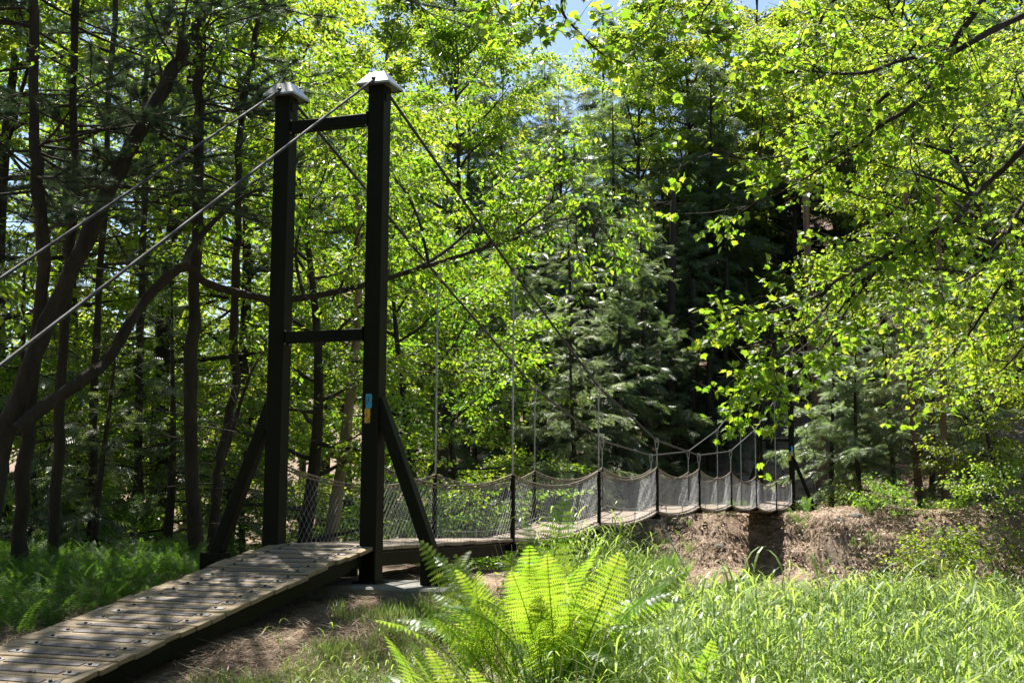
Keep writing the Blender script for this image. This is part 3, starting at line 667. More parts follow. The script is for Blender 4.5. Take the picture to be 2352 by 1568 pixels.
for k, (px, d, h, cr, nl, sz, ba, lm, lab) in enumerate(BG):
    x, y = XY(px, d); BGM.append(broadleaf_mesh(h, cr, nl, sz, 100 + k, ba, lm)); put_tree('broadleaf_tree', BGM[-1], x, y, lab, 'sunlit broadleaf trees behind the tower')
# right side, far bank
BR = [
    (1690, 62, 21, 5, 24000, .19, .22, 'bright', 'tall bright yellow-green tree right of the sky gap'),
    (1850, 62, 20, 5.4, 26000, .19, .22, 'bright', 'tall bright yellow-green tree above the far tower'),
    (2010, 58, 20, 5.4, 26000, .185, .22, 'bright', 'tall bright green tree behind the maple branches'),
    (2190, 56, 19, 5.4, 26000, .18, .18, 'beech', 'tall green tree behind the upper maple branches at right'),
    (2370, 51, 17, 5.2, 22000, .17, .12, 'bright', 'green tree filling the right edge'),
    (2090, 54, 12, 4.2, 14000, .17, .15, 'beech', 'mid-height green tree right of the far tower'),
    (2290, 44, 7, 3.0, 12000, .14, .12, 'bright', 'low bright green tree on the far bank near the right edge'),
    (1760, 74, 27, 6.0, 22000, .24, .3, 'bright', 'high yellow-green crown on the skyline left of the maple'), (1980, 72, 27, 6.0, 22000, .24, .3, 'bright', 'high yellow-green crown on the skyline behind the maple'), (2200, 70, 26, 6.0, 22000, .24, .3, 'beech', 'high green crown on the skyline near the right edge'), (2380, 66, 25, 6.0, 20000, .24, .3, 'bright', 'high yellow-green crown at the top right corner'),
]
for k, (px, d, h, cr, nl, sz, ba, lm, lab) in enumerate(BR):
    if not h: continue
    x, y = XY(px, d); put_tree('broadleaf_tree', broadleaf_mesh(h, cr, nl, sz, 140 + k, ba, lm, limbs=34), x, y, lab, 'sunlit broadleaf trees on the far bank')

# ------------------------------------------------------------------ hemlocks on the hillside
HV = [hemlock_mesh(17, 3.2, 51, .28, 1.0, size=.78), hemlock_mesh(15, 3.0, 52, .38, 1.0, size=.74), hemlock_mesh(19, 3.5, 53, .2, .95, size=.85), hemlock_mesh(11, 2.4, 54, .18, 1.15, size=.52)]
HP = hemlock_mesh(7.5, 2.5, 55, .18, 1.35, 'hemlock_pale', .48); HP2 = hemlock_mesh(9, 2.6, 56, .25, 1.2, 'hemlock_pale', .5)
HT = [(1075, 52, 2, 1.0), (1140, 57, 0, 1.2), (1245, 62, 2, 1.12), (1190, 49, 1, 1.0), (1290, 53, 0, 1.08), (1345, 51, 1, .95), (1400, 56, 2, .98), (1640, 57, 2, 1.0),
      (1100, 43, 3, 1.0), (1215, 42, 3, 1.1), (1300, 44, 3, 1.05), (1420, 45, 3, 1.0), (1530, 63, 1, 1.0), (1600, 65, 0, 1.0), (1700, 67, 0, 1.0), (1770, 66, 1, 1.0), (1850, 66, 2, .95), (1935, 64, 0, .95), (2040, 67, 2, .95), (2150, 63, 0, .95), (2260, 66, 2, .95), (2350, 62, 0, .95),
      (940, 56, 2, 1.0), (840, 60, 0, 1.1), (620, 55, 2, .9), (380, 58, 0, .9), (150, 52, 2, .8), (1400, 70, 2, 1.25), (1100, 72, 2, 1.2), (1500, 68, 2, 1.3), (1780, 70, 2, 1.0), (2000, 72, 2, 1.0), (2200, 70, 2, 1.0), (980, 72, 2, 1.0), (700, 70, 2, 1.0)]
LANDMARK = [(150, 'behind the leftmost pines'), (380, 'behind the low sweeping limb'), (620, 'behind the left tower post'), (700, 'seen between the tower posts'), (840, 'behind the right tower post'), (940, 'just right of the tower'), (1000, 'behind the first left hanger'), (1080, 'left of the first right hanger'), (1115, 'by the first right hanger'), (1160, 'behind the first right hanger'), (1215, 'behind the second left hanger'), (1300, 'left of the second right hanger'), (1350, 'behind the second right hanger'), (1400, 'right of the second right hanger'), (1460, 'left of the third right hanger'), (1515, 'behind the third right hanger'), (1575, 'left of the lowest dip of the cable'), (1605, 'behind the lowest dip of the cable'), (1655, 'right of the lowest dip of the cable'), (1710, 'left of the far tower'), (1775, 'behind the far tower'), (1850, 'right of the far tower'), (1935, 'behind the pale hemlocks'), (2010, 'behind the middle of the earth bank'), (2050, 'above the earth bank'), (2150, 'behind the pair of brown trunks'), (2200, 'right of the pair of brown trunks'), (2260, 'above the bank shrub'), (2350, 'at the right edge')]
HL = {(1245, 62): 'pointed blue-green hemlock standing in the sky gap at top centre', (1140, 57): 'tall hemlock left of the sky gap', (1420, 45): 'short hemlock in front of the dark trunks at mid picture'}
for k, (px, d, v, sc) in enumerate(HT):
    x, y = XY(px, d); back = d >= 60 and (px, d) not in HL
    lm_ = min(LANDMARK, key=lambda q: abs(q[0] - px))[1]
    row = 'skyline hemlock far up the hill ' if d >= 62 else ('tall dark hemlock on the slope ' if d >= 51 else 'dark hemlock near the foot of the slope ')
    lab = HL.get((px, d)) or row + lm_
    twin = [q for q in HT if q[:2] not in HL and min(LANDMARK, key=lambda w_: abs(w_[0] - q[0]))[1] == lm_ and (q[1] >= 62) == (d >= 62) and (q[1] >= 51) == (d >= 51)]
    if len(twin) > 1 and (px, d) not in HL: lab += ', left one' if px == min(q[0] for q in twin) else ', right one'
    put_tree('hemlock_tree', HV[v], x, y, lab, 'hemlocks on the hillside', k * 1.7, sc)
for k, (px, d, me, sc, lab) in enumerate(((1905, 46.5, HP, 1.0, 'pale grey-green hemlock right beside the far tower'), (1975, 45.5, HP, .95, 'pale drooping hemlock above the earth bank'), (2050, 46.5, HP2, .9, 'pale hemlock left of the brown bare trunks'), (2135, 48.5, HP2, 1.0, 'pale hemlock behind the brown bare trunks'), (2230, 46, HP, .9, 'pale hemlock right of the brown bare trunks'), (1330, 39, HP2, .95, 'pale hemlock with upswept boughs above the middle of the span'))):
    x, y = XY(px, d); put_tree('hemlock_tree', me, x, y, lab, None, k * 2.1, sc)
# forest that closes in behind and beside the viewpoint
for k, (x, y, v, sc) in enumerate(((-7, -17, 2, .9), (-1, -20, 0, 1.0), (5, -19, 2, .95), (11, -18, 1, 1.0), (16, -11, 2, .95), (17, -3, 0, .9), (-11, -10, 2, .95), (-13, -3, 0, 1.0), (2, -27, 2, 1.1), (-7, -26, 0, 1.1), (12, -26, 2, 1.1), (15, 8, 3, 1.2), (2, -16, 3, 1.2), (8.5, -15.5, 3, 1.3), (-3, -15, 3, 1.3))):
    put_tree('hemlock_tree', HV[v], x, y, 'hemlock of the wood that closes round the near clearing', 'wood round the near clearing', k * 1.9, sc)
for k, (x, y, v, sc) in enumerate(((-5, -14, 8, 1.0), (0, -15.5, 9, 1.0), (4.5, -17, 7, 1.05), (9.5, -16.5, 8, 1.05), (13.5, -12, 9, 1.1), (14.5, -5, 7, 1.05), (-10, -9, 9, 1.05), (-9.5, -15, 7, 1.1), (16, 3, 8, 1.1), (-1.5, -21, 8, 1.2), (8, -22, 9, 1.2))):
    put_tree('broadleaf_tree', BGM[v], x, y, 'leafy tree of the wood that closes round the near clearing', 'wood round the near clearing', k * 1.1 + .5, sc)
for k, (x, y, v, sc, lab) in enumerate(((-9.5, 4.5, 9, 1.1, 'tall leafy tree shading the fern bed at the left edge'), (-13, 8, 8, 1.1, 'tall leafy tree standing left of the pines'), (-9, 10, 7, 1.0, 'tall leafy tree behind the leaning trunk'))):
    put_tree('broadleaf_tree', BGM[v], x, y, lab, None, k * 1.7, sc)
# bare brown trunks and dead lower boughs on the right of the bank
def f_dead(cnt, ln):
    def f(tb, lb, q, rad, g, o): twiggy(tb, q, rad, g, cnt, ln, .03, .8, .009, 9)
    return f
for k, (lst, d, r, lab) in enumerate((([(2118, 1182), (2105, 1050), (2092, 900), (2085, 700), (2080, 400)], 43, .15, 'brown bare-twigged trunk on the bank, left of a pair'), ([(2172, 1184), (2168, 1050), (2164, 900), (2160, 700), (2150, 400)], 42, .13, 'brown bare-twigged trunk on the bank, right of a pair'),
        ([(2140, 1180), (2140, 1050), (2146, 900), (2150, 650)], 46, .12, 'brown trunk standing behind the pair of bare trunks'), ([(1888, 1085), (1882, 980), (1872, 860), (1860, 700), (1850, 400)], 49, .2, 'brown trunk behind the far tower brace'),
        ([(1948, 900), (1935, 840), (1920, 780), (1905, 650)], 52, .17, 'dark leaning trunk high on the slope right of the far tower'))):
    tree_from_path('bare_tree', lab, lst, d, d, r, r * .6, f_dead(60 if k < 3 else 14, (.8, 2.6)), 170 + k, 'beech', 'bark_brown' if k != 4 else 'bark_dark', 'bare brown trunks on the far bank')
# dark trunks on the slope above the span
ORD = 'first second third fourth fifth sixth seventh eighth ninth tenth eleventh twelfth'.split()
TR = ((1482, 1010, 700, 53, .17), (1545, 1040, 500, 53, .24), (1592, 1060, 700, 53, .2), (1632, 1060, 740, 52.5, .17), (1668, 1050, 650, 55, .17), (1712, 1060, 700, 56, .2), (1770, 1075, 760, 54, .2), (1415, 1000, 640, 55, .17), (1360, 1075, 560, 47, .12), (1290, 1020, 700, 55, .16), (1215, 1000, 560, 57, .2), (1145, 1010, 640, 54, .16))
for k, (px, y0, y1, d, r) in enumerate(TR):
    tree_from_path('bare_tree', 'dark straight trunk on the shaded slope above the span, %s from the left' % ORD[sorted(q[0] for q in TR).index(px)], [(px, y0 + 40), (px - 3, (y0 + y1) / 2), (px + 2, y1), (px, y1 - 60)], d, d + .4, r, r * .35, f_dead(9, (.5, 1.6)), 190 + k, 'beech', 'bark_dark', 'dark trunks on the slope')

# second maple spray from the top
def f_top(tb, lb, q, rad, g, o):
    for lst, r0, r1, d in (([(1310, -60), (1290, 20), (1330, 75), (1385, 125), (1440, 150), (1500, 190)], .02, .005, 13.5), ([(1100, -160), (1130, -60), (1140, 10), (1180, 50)], .02, .004, 13.0), ([(1250, -120), (1240, -30), (1215, 30), (1240, 60)], .018, .004, 13.0), ([(1560, -160), (1530, -30), (1500, 60), (1420, 110)], .02, .004, 13.6), ([(1700, -200), (1660, -40), (1610, 40), (1640, 100)], .02, .004, 13.4)):
        pts, rr2 = pxpath(lst, d + .3, d - .2, r0, r1); pts = pts - o; j, _ = smooth_path([q[-1] + (pts[0] - q[-1]) * t + np.array([0, 0, 1.2 * math.sin(t * 3.14)]) for t in np.linspace(0, 1, 6)], np.linspace(.05, r0, 6)); tb.tube(j, np.linspace(.05, r0, len(j)), 6); tb.tube(pts, rr2, 6)
        for i in range(13):
            (s,), (dr,) = along(pts, [g.uniform(.1, 1)]); l = g.uniform(.25, .6); bp = path(s, dr * .6 + g.normal(0, .6, 3), l, 6, g, .18, 0, .15); tb.tube(bp, np.linspace(.005, .002, 6), 4, caps=False)
            leaves_on(lb, bp, 9, .11, g, .2, .07, MAPLE_V, MAPLE_F, .35, .55)

# ------------------------------------------------------------------ maple whose branches hang in from the right
def f_maple(tb, lb, q, rad, g, o):
    D = 13.2
    BRN = [
        ([(2620, -420), (2420, -220), (2300, -70), (2258, 0), (2213, 64), (2181, 118), (2156, 160), (2117, 221), (2073, 259), (2021, 288), (1983, 326), (1919, 362), (1855, 406), (1791, 442), (1695, 483)], .055, .006, D),
        ([(2560, -60), (2352, 35), (2271, 74), (2223, 102), (2175, 126), (2127, 128), (2063, 141), (1993, 166), (1919, 170), (1842, 163), (1770, 175)], .045, .006, D - .3),
        ([(2175, 126), (2111, 173), (2047, 211), (1977, 269), (1919, 307), (1829, 349), (1775, 362), (1711, 365), (1640, 340)], .028, .004, D),
        ([(2600, 120), (2450, 240), (2352, 339), (2303, 390), (2255, 432), (2217, 480), (2194, 506), (2143, 531), (2111, 547), (2047, 582), (1983, 611), (1919, 646), (1887, 675), (1842, 694), (1781, 716), (1727, 710), (1660, 740)], .040, .005, D - .6),
        ([(2125, 542), (2047, 598), (1983, 640), (1919, 681), (1871, 736), (1823, 768), (1760, 790), (1690, 800)], .026, .004, D - .5),
        ([(1999, 630), (1935, 704), (1887, 764), (1829, 809), (1791, 841), (1740, 880)], .018, .004, D - .4),
        ([(2040, 590), (1960, 690), (1900, 780), (1840, 850), (1780, 900), (1720, 930)], .018, .004, D - .7),
        ([(2111, 235), (2101, 288), (2093, 320), (2092, 378), (2108, 416), (2101, 451)], .016, .004, D),
        ([(2590, 300), (2420, 400), (2345, 476), (2313, 540), (2281, 576), (2265, 611), (2191, 656), (2111, 681), (2040, 720)], .034, .005, D + .8),
        ([(2600, 420), (2352, 560), (2300, 650), (2230, 760), (2170, 830), (2110, 880)], .03, .005, D + 1.2),
        ([(2500, -330), (2250, -200), (2000, -80), (1900, 20), (1870, 90), (1830, 130), (1760, 140)], .035, .004, D + .5),
        ([(2600, 560), (2400, 740), (2300, 850), (2200, 900)], .025, .005, D + 2.5),
    ]
    for bi, (lst, r0, r1, d) in enumerate(BRN):
        n = len(lst); dd = d + np.linspace(.7, -.5, n) + .25 * np.sin(np.arange(n) * 1.3 + bi)
        pts, rr2 = smooth_path([P(x, y, q_) for (x, y), q_ in zip(lst, dd)], np.linspace(r0, r1, n), 4); pts = pts - o; tb.tube(pts, rough_rad(rr2, g, .06), 7)
        length = np.linalg.norm(np.diff(pts, axis=0), axis=1).sum(); cnt = int(length * 7.5)
        for i in range(cnt):
            (s,), (dr,) = along(pts, [g.uniform(.28 if r0 > .03 else .05, 1)]); l = g.uniform(.3, .95)
            bp = path(s, dr * .6 + g.normal(0, .65, 3) + np.array([0, 0, -.12]), l, 7, g, .18, .0, .10); tb.tube(bp, np.linspace(.0065, .0022, 7), 4, caps=False)
            for k in range(3):
                (ss,), (sd,) = along(bp, [g.uniform(.2, 1)]); tp = path(ss, sd + g.normal(0, .6, 3), l * g.uniform(.25, .5), 4, g, .2, 0, .12); tb.tube(tp, np.linspace(.003, .0018, 4), 3, caps=False)
                m = 7 if g.uniform() < .75 else 2
                leaves_on(lb, tp, m, .080, g, .2, .055, MAPLE_V, MAPLE_F, .5, .55)
    f_top(tb, lb, q, rad, g, o)
    # upper crown, above the frame
    for i in range(14):
        (s,), (d,) = along(q, [g.uniform(.5, 1)]); az = g.uniform(-.9, 1.9); l = g.uniform(1.5, 3.5); bp = path(s, (math.cos(az), math.sin(az), .5), l, 8, g, .12, .03, .1); tb.tube(bp, np.linspace(.03, .006, 8), 5, caps=False)
        for k in range(8):
            (ss,), (sd,) = along(bp, [g.uniform(.25, 1)]); tp = path(ss, sd + g.normal(0, .6, 3), .8, 5, g, .18, 0, .1); leaves_on(lb, tp, 12, .11, g, .05, .08, MAPLE_V, MAPLE_F, .35, .4)
tree_from_path('maple_tree', 'maple with crooked mossy branches and bright leaves hanging in from the right edge', [(2720, 1400), (2700, 1000), (2690, 600), (2660, 200), (2640, -200), (2600, -500), (2580, -900)], 14.5, 14.2, .16, .07, f_maple, 61, 'maple', 'bark_dark')

# pine at the right edge, behind the maple
tree_from_path('pine_tree', 'grey-green pine with wispy needles at the right edge behind the maple branches', [(2410, 1250), (2408, 900), (2402, 500), (2398, 200), (2395, -100), (2390, -500)], 23, 23.3, .12, .05, f_pine(34, .28, .9, (1.2, 2.6), 16, 14, (-.45, 0, 0)), 62, 'pine', 'bark_dark')
SAP = [broadleaf_mesh(3.4, 1.7, 3800, .10, 181, .06, 'beech', 'bark_dark', .03, 20, subs=5), broadleaf_mesh(4.4, 1.9, 4600, .10, 182, .06, 'bright', 'bark_dark', .035, 22, subs=5)]
for k, (px, d, v, sc, lab) in enumerate(((60, 22, 0, 1.0, 'leafy sapling behind the leftmost pine trunk'), (170, 24, 1, 1.0, 'leafy sapling between the two leftmost pine trunks'), (275, 25, 0, 1.1, 'leafy sapling under the low sweeping limb'), (395, 26, 1, 1.0, 'leafy sapling left of the straight dark trunk'), (505, 24, 0, 1.0, 'leafy sapling behind the forked trunk'), (590, 28, 1, 1.1, 'leafy sapling behind the left tower brace'), (130, 33, 1, 1.3, 'taller leafy sapling far behind the leftmost pines'), (330, 35, 0, 1.5, 'taller leafy sapling far behind the low limb'), (460, 34, 1, 1.3, 'taller leafy sapling far behind the straight trunk'), (-20, 28, 1, 1.2, 'leafy sapling at the left edge'))):
    x, y = XY(px, d); put_tree('sapling', SAP[v], x, y, lab, 'leafy saplings behind the left trunks', k * 1.4, sc)

# two big trees leaning in over the creek from the right, their trunks outside the frame
for k, (x, y, h, cr, nl, sz, ba, ln, lab) in enumerate(((11.0, 19.0, 17, 5.4, 36000, .115, .36, (-.40, 0), 'bright yellow-green tree leaning over the creek, filling the upper right'), (10.0, 11.5, 15, 4.4, 26000, .10, .36, (-.14, .02), 'bright green tree leaning in at the right edge behind the maple'))):
    put_tree('broadleaf_tree', broadleaf_mesh(h, cr, nl, sz, 160 + k, ba, 'bright', 'bark_dark', .17, 44, ln, 8), x, y, lab)
HM = [hemlock_mesh(12, 2.8, 57, .16, 1.15, 'hemlock', .62), hemlock_mesh(14, 3.2, 58, .14, 1.1, 'hemlock', .66)]
for k, (px, d, v, sc, lab) in enumerate(((1480, 49.5, 0, 1.0, 'grey-green hemlock left of the dark trunks'), (1585, 54, 1, .8, 'bushy hemlock among the dark trunks above the span'), (1640, 56.5, 1, 1.05, 'bushy hemlock right of the dark trunks above the span'), (1705, 63, 0, 1.1, 'grey-green hemlock behind the maple leaf tips'), (1520, 58, 1, 1.0, 'bushy hemlock behind the third right hanger'), (1250, 47, 1, .9, 'bushy hemlock left of the second right hanger'), (1130, 46, 0, 1.0, 'grey-green hemlock behind the first right hanger'))):
    x, y = XY(px, d); put_tree('hemlock_tree', HM[v], x, y, lab, None, k * 2.3, sc)

# ------------------------------------------------------------------ ferns
def frond(length, wid, npin, seed, lobes=9, arch=.9, lean=.35, matn='fern', simple=False, width_pow=.6, stalk=.14):
    """arching frond from the origin towards +Y"""
    g = rng(seed); mb = MB(); n = npin + 8; t = np.linspace(0, 1, n)
    ang = (math.pi / 2 - lean) - arch * t ** 1.6 * 1.5; ds = length / (n - 1)
    y = np.concatenate([[0], np.cumsum(np.cos(ang[:-1]) * ds)]); z = np.concatenate([[0], np.cumsum(np.sin(ang[:-1]) * ds)])
    x = .04 * length * np.sin(t * 2.2 + seed); rp = np.stack([x, y, z], -1)
    stp = 1 if lobes > 4 else 5; rq = rp[::stp]; mb.tube(rq, np.linspace(.0055, .0012, len(rq)) * (length / 1.0) ** .5, 4 if lobes > 4 else 3, .2, caps=False)
    for i in range(npin):
        u = (i + .5) / npin; tt = stalk + (1 - stalk) * u
        (c,), (d,) = along(rp, [tt]); prof = (min(1, u / .28) ** .55) * (1 - u) ** width_pow * 1.12; ln = wid * prof * g.uniform(.92, 1.06) + .008
        if ln < .012: continue
        sd = np.array([1.0, 0, 0]); nn = np.cross(sd, d)
        for s in (-1, 1):
            dirv = nrm(sd * s + d * (.28 + .25 * u) - np.array([0, 0, .16]) + g.normal(0, .06, 3)); nv = nrm(-nn + g.normal(0, .12, 3)); lat = nrm(np.cross(dirv, nv))
            rn = float(np.clip(g.uniform(.2, .9), 0, 1))
            w = (1 - stalk) * length / npin * .54
            if simple:
                pts = np.array([c, c + dirv * ln * .35 + lat * w * .55, c + dirv * ln - np.array([0, 0, .12 * ln]), c + dirv * ln * .35 - lat * w * .55]); mb.add(pts, [(0, 1, 2), (0, 2, 3)], rn); continue
            m = lobes; a = np.linspace(0, 1, m + 1); mid = c + dirv * (a * ln)[:, None] - np.array([0, 0, 1.0]) * (.16 * ln * a ** 2)[:, None]
            k = 0; V = [mid]; Fc = []
            for q in range(m):
                ww = w * (1 - (q / m) ** 2.2) * (.85 + .3 * (q > 0))
                for s2 in (-1, 1):
                    tip = mid[q] * .32 + mid[q + 1] * .68 + lat * s2 * ww + dirv * ln / m * .35; V.append(tip[None])
                    nxt = mid[q] * .55 + mid[q + 1] * .45 + lat * s2 * ww * .0
                    Fc.append((q, q + 1, m + 1 + k) if s2 < 0 else (q + 1, q, m + 1 + k)); k += 1
            mb.add(np.concatenate(V), Fc, rn)
    return mb.mesh('frond', M[matn])
FR = [frond(1.0, .165, 21, 5, arch=.95, lean=.55, stalk=.3), frond(.92, .16, 20, 6, arch=1.05, lean=.42, stalk=.34), frond(1.1, .165, 22, 1, arch=.6, lean=.16, stalk=.36), frond(1.0, .16, 21, 2, arch=.8, lean=.30, stalk=.36), frond(.95, .155, 20, 3, arch=.95, lean=.22, stalk=.3), frond(1.15, .17, 22, 4, arch=.42, lean=.08, stalk=.4)]
def fern(x, y, z, label, fronds, group=None, name='fern'):
    t = thing(name, (x, y, z), label, 'fern', group)
    for (v, az, sc, tilt) in fronds:
        q_ = rf.uniform(.03, .34); o = part('frond', FR[v], t, (q_ * math.sin(az), q_ * math.cos(az), 0), (-tilt, rf.normal(0, .38), -az)); o.scale = (sc,) * 3
    return t
rf = rng(77)
fx, fy = XY(1250, 7.1); fz = -.30
fr_list = []
for k in range(74):
    az = k * 2.399 + rf.normal(0, .25); v = int(rf.choice([0, 1, 1, 2, 2, 3, 3, 4, 5, 5])); fr_list.append((v, az, rf.uniform(.58, 1.06), rf.normal(.0, .20)))
fern(fx, fy, fz, 'large sunlit yellow-green fern clump in the foreground centre', fr_list)
def at_px(px, py, depth):
    p = P(px, py, depth); return p[0], p[1]
for px, d, n, sc, lab in ((1175, 5.9, 16, .72, 'low fern at the very bottom edge before the large fern'), (1120, 6.6, 18, .74, 'smaller fern leaning left at the foot of the large fern'), (1395, 7.5, 18, .95, 'smaller fern leaning right at the foot of the large fern'), (1500, 6.9, 12, .75, 'short yellow-green fern right of the large fern, among grass')):
    x, y = XY(px, d); fern(x, y, -.58, lab, [(int(rf.integers(0, 6)), k * 2.399 + rf.normal(0, .3), sc * rf.uniform(.8, 1.1), rf.normal(.05, .1)) for k in range(n)])
# small shade ferns (one mesh each, whole plant with fronds)
def far_fern(n, ln, seed, matn='darkfern'):
    g = rng(seed); out = []
    for k in range(n): out.append((k * 2.399 + g.normal(0, .3), g.uniform(.75, 1.1), g.normal(0, .1)))
    return out
FS = [frond(.85, .15, 20, 11, arch=.6, lean=.3, matn='darkfern', lobes=4), frond(.75, .14, 18, 12, arch=.8, lean=.45, matn='darkfern', lobes=4)]
def shade_fern(x, y, z, label, n, sc, seed, group=None):
    t = thing('fern', (x, y, z), label, 'fern', group)
    for k, (az, s, ti) in enumerate(far_fern(n, 1, seed)):
        o = part('frond', FS[k % 2], t, (0, 0, 0), (-ti, 0, -az)); o.scale = (s * sc,) * 3
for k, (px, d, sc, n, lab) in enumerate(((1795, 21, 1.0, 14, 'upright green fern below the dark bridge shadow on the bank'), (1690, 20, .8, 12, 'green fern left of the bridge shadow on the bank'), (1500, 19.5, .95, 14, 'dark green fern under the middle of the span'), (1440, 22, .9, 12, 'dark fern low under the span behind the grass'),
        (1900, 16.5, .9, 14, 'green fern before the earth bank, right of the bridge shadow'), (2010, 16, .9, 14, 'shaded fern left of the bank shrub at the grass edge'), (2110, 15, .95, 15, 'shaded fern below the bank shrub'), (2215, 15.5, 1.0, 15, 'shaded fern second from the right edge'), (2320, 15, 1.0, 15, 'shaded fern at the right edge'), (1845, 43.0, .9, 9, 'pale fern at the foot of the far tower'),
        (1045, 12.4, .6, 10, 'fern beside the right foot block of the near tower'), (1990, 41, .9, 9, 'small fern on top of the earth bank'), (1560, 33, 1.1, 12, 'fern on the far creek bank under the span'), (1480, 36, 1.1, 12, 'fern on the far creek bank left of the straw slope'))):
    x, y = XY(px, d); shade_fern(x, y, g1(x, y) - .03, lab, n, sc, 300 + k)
# the dark fern bed on the left and the slope ferns: ground cover
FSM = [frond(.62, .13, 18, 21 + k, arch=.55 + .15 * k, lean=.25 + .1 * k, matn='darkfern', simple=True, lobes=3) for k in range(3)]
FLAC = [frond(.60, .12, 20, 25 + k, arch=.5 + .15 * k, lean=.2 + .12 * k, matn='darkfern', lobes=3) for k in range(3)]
def mesh_arrays(me):
    n = len(me.vertices); v = np.empty(n * 3); me.vertices.foreach_get('co', v); v = v.reshape(-1, 3)
    a = np.empty(n); me.attributes['rnd'].data.foreach_get('value', a)
    me.calc_loop_triangles(); t = np.empty(len(me.loop_triangles) * 3, np.int32); me.loop_triangles.foreach_get('vertices', t); return v, t.reshape(-1, 3), a
def scatter(name, label, temps, pos, az, sc, mat, tilt=None, drop=True):
    mb = MB(); ar = [mesh_arrays(t) if not isinstance(t, tuple) else t for t in temps]; g = rng(len(pos))
    for k in range(len(pos)):
        v, t, a = ar[k % len(ar)]; c, s = math.cos(az[k]), math.sin(az[k])
        q = v * sc[k]
        if tilt is not None: q = q + np.stack([0 * q[:, 0], tilt[k] * q[:, 2], 0 * q[:, 0]], -1)
        q = np.stack([q[:, 0] * c + q[:, 1] * s, -q[:, 0] * s + q[:, 1] * c, q[:, 2]], -1)
        mb.add(q + pos[k], t, np.clip(a * .7 + g.uniform(0, .3), 0, 1))
    o = part(name, mb.mesh(name, mat)); return tag(o, label, name.replace('_', ' '), None, 'stuff')
def area(px0, px1, d0, d1, n, g):
    px = g.uniform(px0, px1, n); d = np.sqrt(g.uniform(d0 ** 2, d1 ** 2, n)); b_ = YAW + np.arctan((px - W / 2) / F)
    x = CAM[0] + d * np.sin(b_); y = CAM[1] + d * np.cos(b_); return x, y, px, d
g = rng(401)
x, y, px, d = area(-140, 470, 9.5, 19, 3600, g); keep = (x < -1.35) & (vnoise(x * .7, y * .7, 3) > -.28); x, y = x[keep], y[keep]
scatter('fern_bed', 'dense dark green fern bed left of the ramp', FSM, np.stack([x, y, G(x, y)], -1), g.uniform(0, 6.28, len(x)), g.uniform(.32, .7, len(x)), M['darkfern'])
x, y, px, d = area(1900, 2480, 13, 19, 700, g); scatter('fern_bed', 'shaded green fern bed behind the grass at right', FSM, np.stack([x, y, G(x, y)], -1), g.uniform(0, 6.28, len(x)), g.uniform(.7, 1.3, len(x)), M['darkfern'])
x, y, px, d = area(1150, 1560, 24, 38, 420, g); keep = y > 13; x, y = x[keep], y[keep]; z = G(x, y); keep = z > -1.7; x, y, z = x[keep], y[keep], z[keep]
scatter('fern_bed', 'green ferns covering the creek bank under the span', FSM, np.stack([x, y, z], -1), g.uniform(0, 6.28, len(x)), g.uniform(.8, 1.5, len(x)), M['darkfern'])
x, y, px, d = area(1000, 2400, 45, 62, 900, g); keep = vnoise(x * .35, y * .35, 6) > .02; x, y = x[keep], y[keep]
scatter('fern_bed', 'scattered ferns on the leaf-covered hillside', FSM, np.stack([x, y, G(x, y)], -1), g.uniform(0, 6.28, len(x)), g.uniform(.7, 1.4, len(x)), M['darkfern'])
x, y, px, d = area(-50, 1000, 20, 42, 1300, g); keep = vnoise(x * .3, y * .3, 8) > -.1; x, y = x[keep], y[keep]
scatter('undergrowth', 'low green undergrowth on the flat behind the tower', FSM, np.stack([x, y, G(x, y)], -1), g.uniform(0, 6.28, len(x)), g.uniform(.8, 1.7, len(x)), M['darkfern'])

# ------------------------------------------------------------------ tall grass, low grass, straw
def blade(g, base, d, ln, w, bend, nseg=4):
    t = np.linspace(0, 1, nseg + 1); d = nrm(np.asarray(d, float)); p = [np.asarray(base, float)]; dv = np.array([d[0], d[1], d[2]])
    for i in range(nseg): p.append(p[-1] + dv * ln / nseg); dv = nrm(dv + np.array([0, 0, -bend]))
    p = np.array(p); side = nrm(np.cross(d, [0, 0, 1.0]) + 1e-6); ww = w * np.sin(np.clip(t * .9 + .12, 0, 1) * math.pi) ** .7; ww[-1] = .0004
    nl = p + side * ww[:, None] / 2; nr_ = p - side * ww[:, None] / 2; f = []
    for i in range(nseg): f += [(2 * i, 2 * i + 1, 2 * i + 3, 2 * i + 2)]
    return np.stack([nl, nr_], 1).reshape(-1, 3), f
def stalk(seed, h=.78, nb=8):
    g = rng(seed); mb = MB(); lean = g.normal(0, .09, 2); top = np.array([lean[0], lean[1], h]); n = 5
    sp = np.array([(lean[0] * t ** 1.5, lean[1] * t ** 1.5, h * t) for t in np.linspace(0, 1, n)]); mb.tube(sp, np.linspace(.0032, .0014, n), 3, .3, caps=False)
    for k in range(nb):
        t = .22 + .76 * (k + g.uniform(0, .6)) / nb; (b_,), _ = along(sp, [t]); az = k * 2.6 + g.normal(0, .5)
        v, f = blade(g, b_, (math.cos(az), math.sin(az), .75 + .5 * t), g.uniform(.13, .28), g.uniform(.007, .013), g.uniform(.35, .75), 3); mb.add(v, f, g.uniform(.1, 1))
    v, f = blade(g, sp[-1], (g.normal(0, .8), g.normal(0, .8), .8), .17, .012, .5); mb.add(v, f, .8)
    return mb
def arrays(mb):
    v = np.concatenate(mb.v); r = np.concatenate(mb.r); f = []
    for q in mb.f4: f += [q[:, [0, 1, 2]], q[:, [0, 2, 3]]]
    f += mb.f3; return v, np.concatenate(f), r
ST = [arrays(stalk(500 + k, .72 + .03 * (k % 4), 8 + k % 3)) for k in range(12)]
g = rng(402)
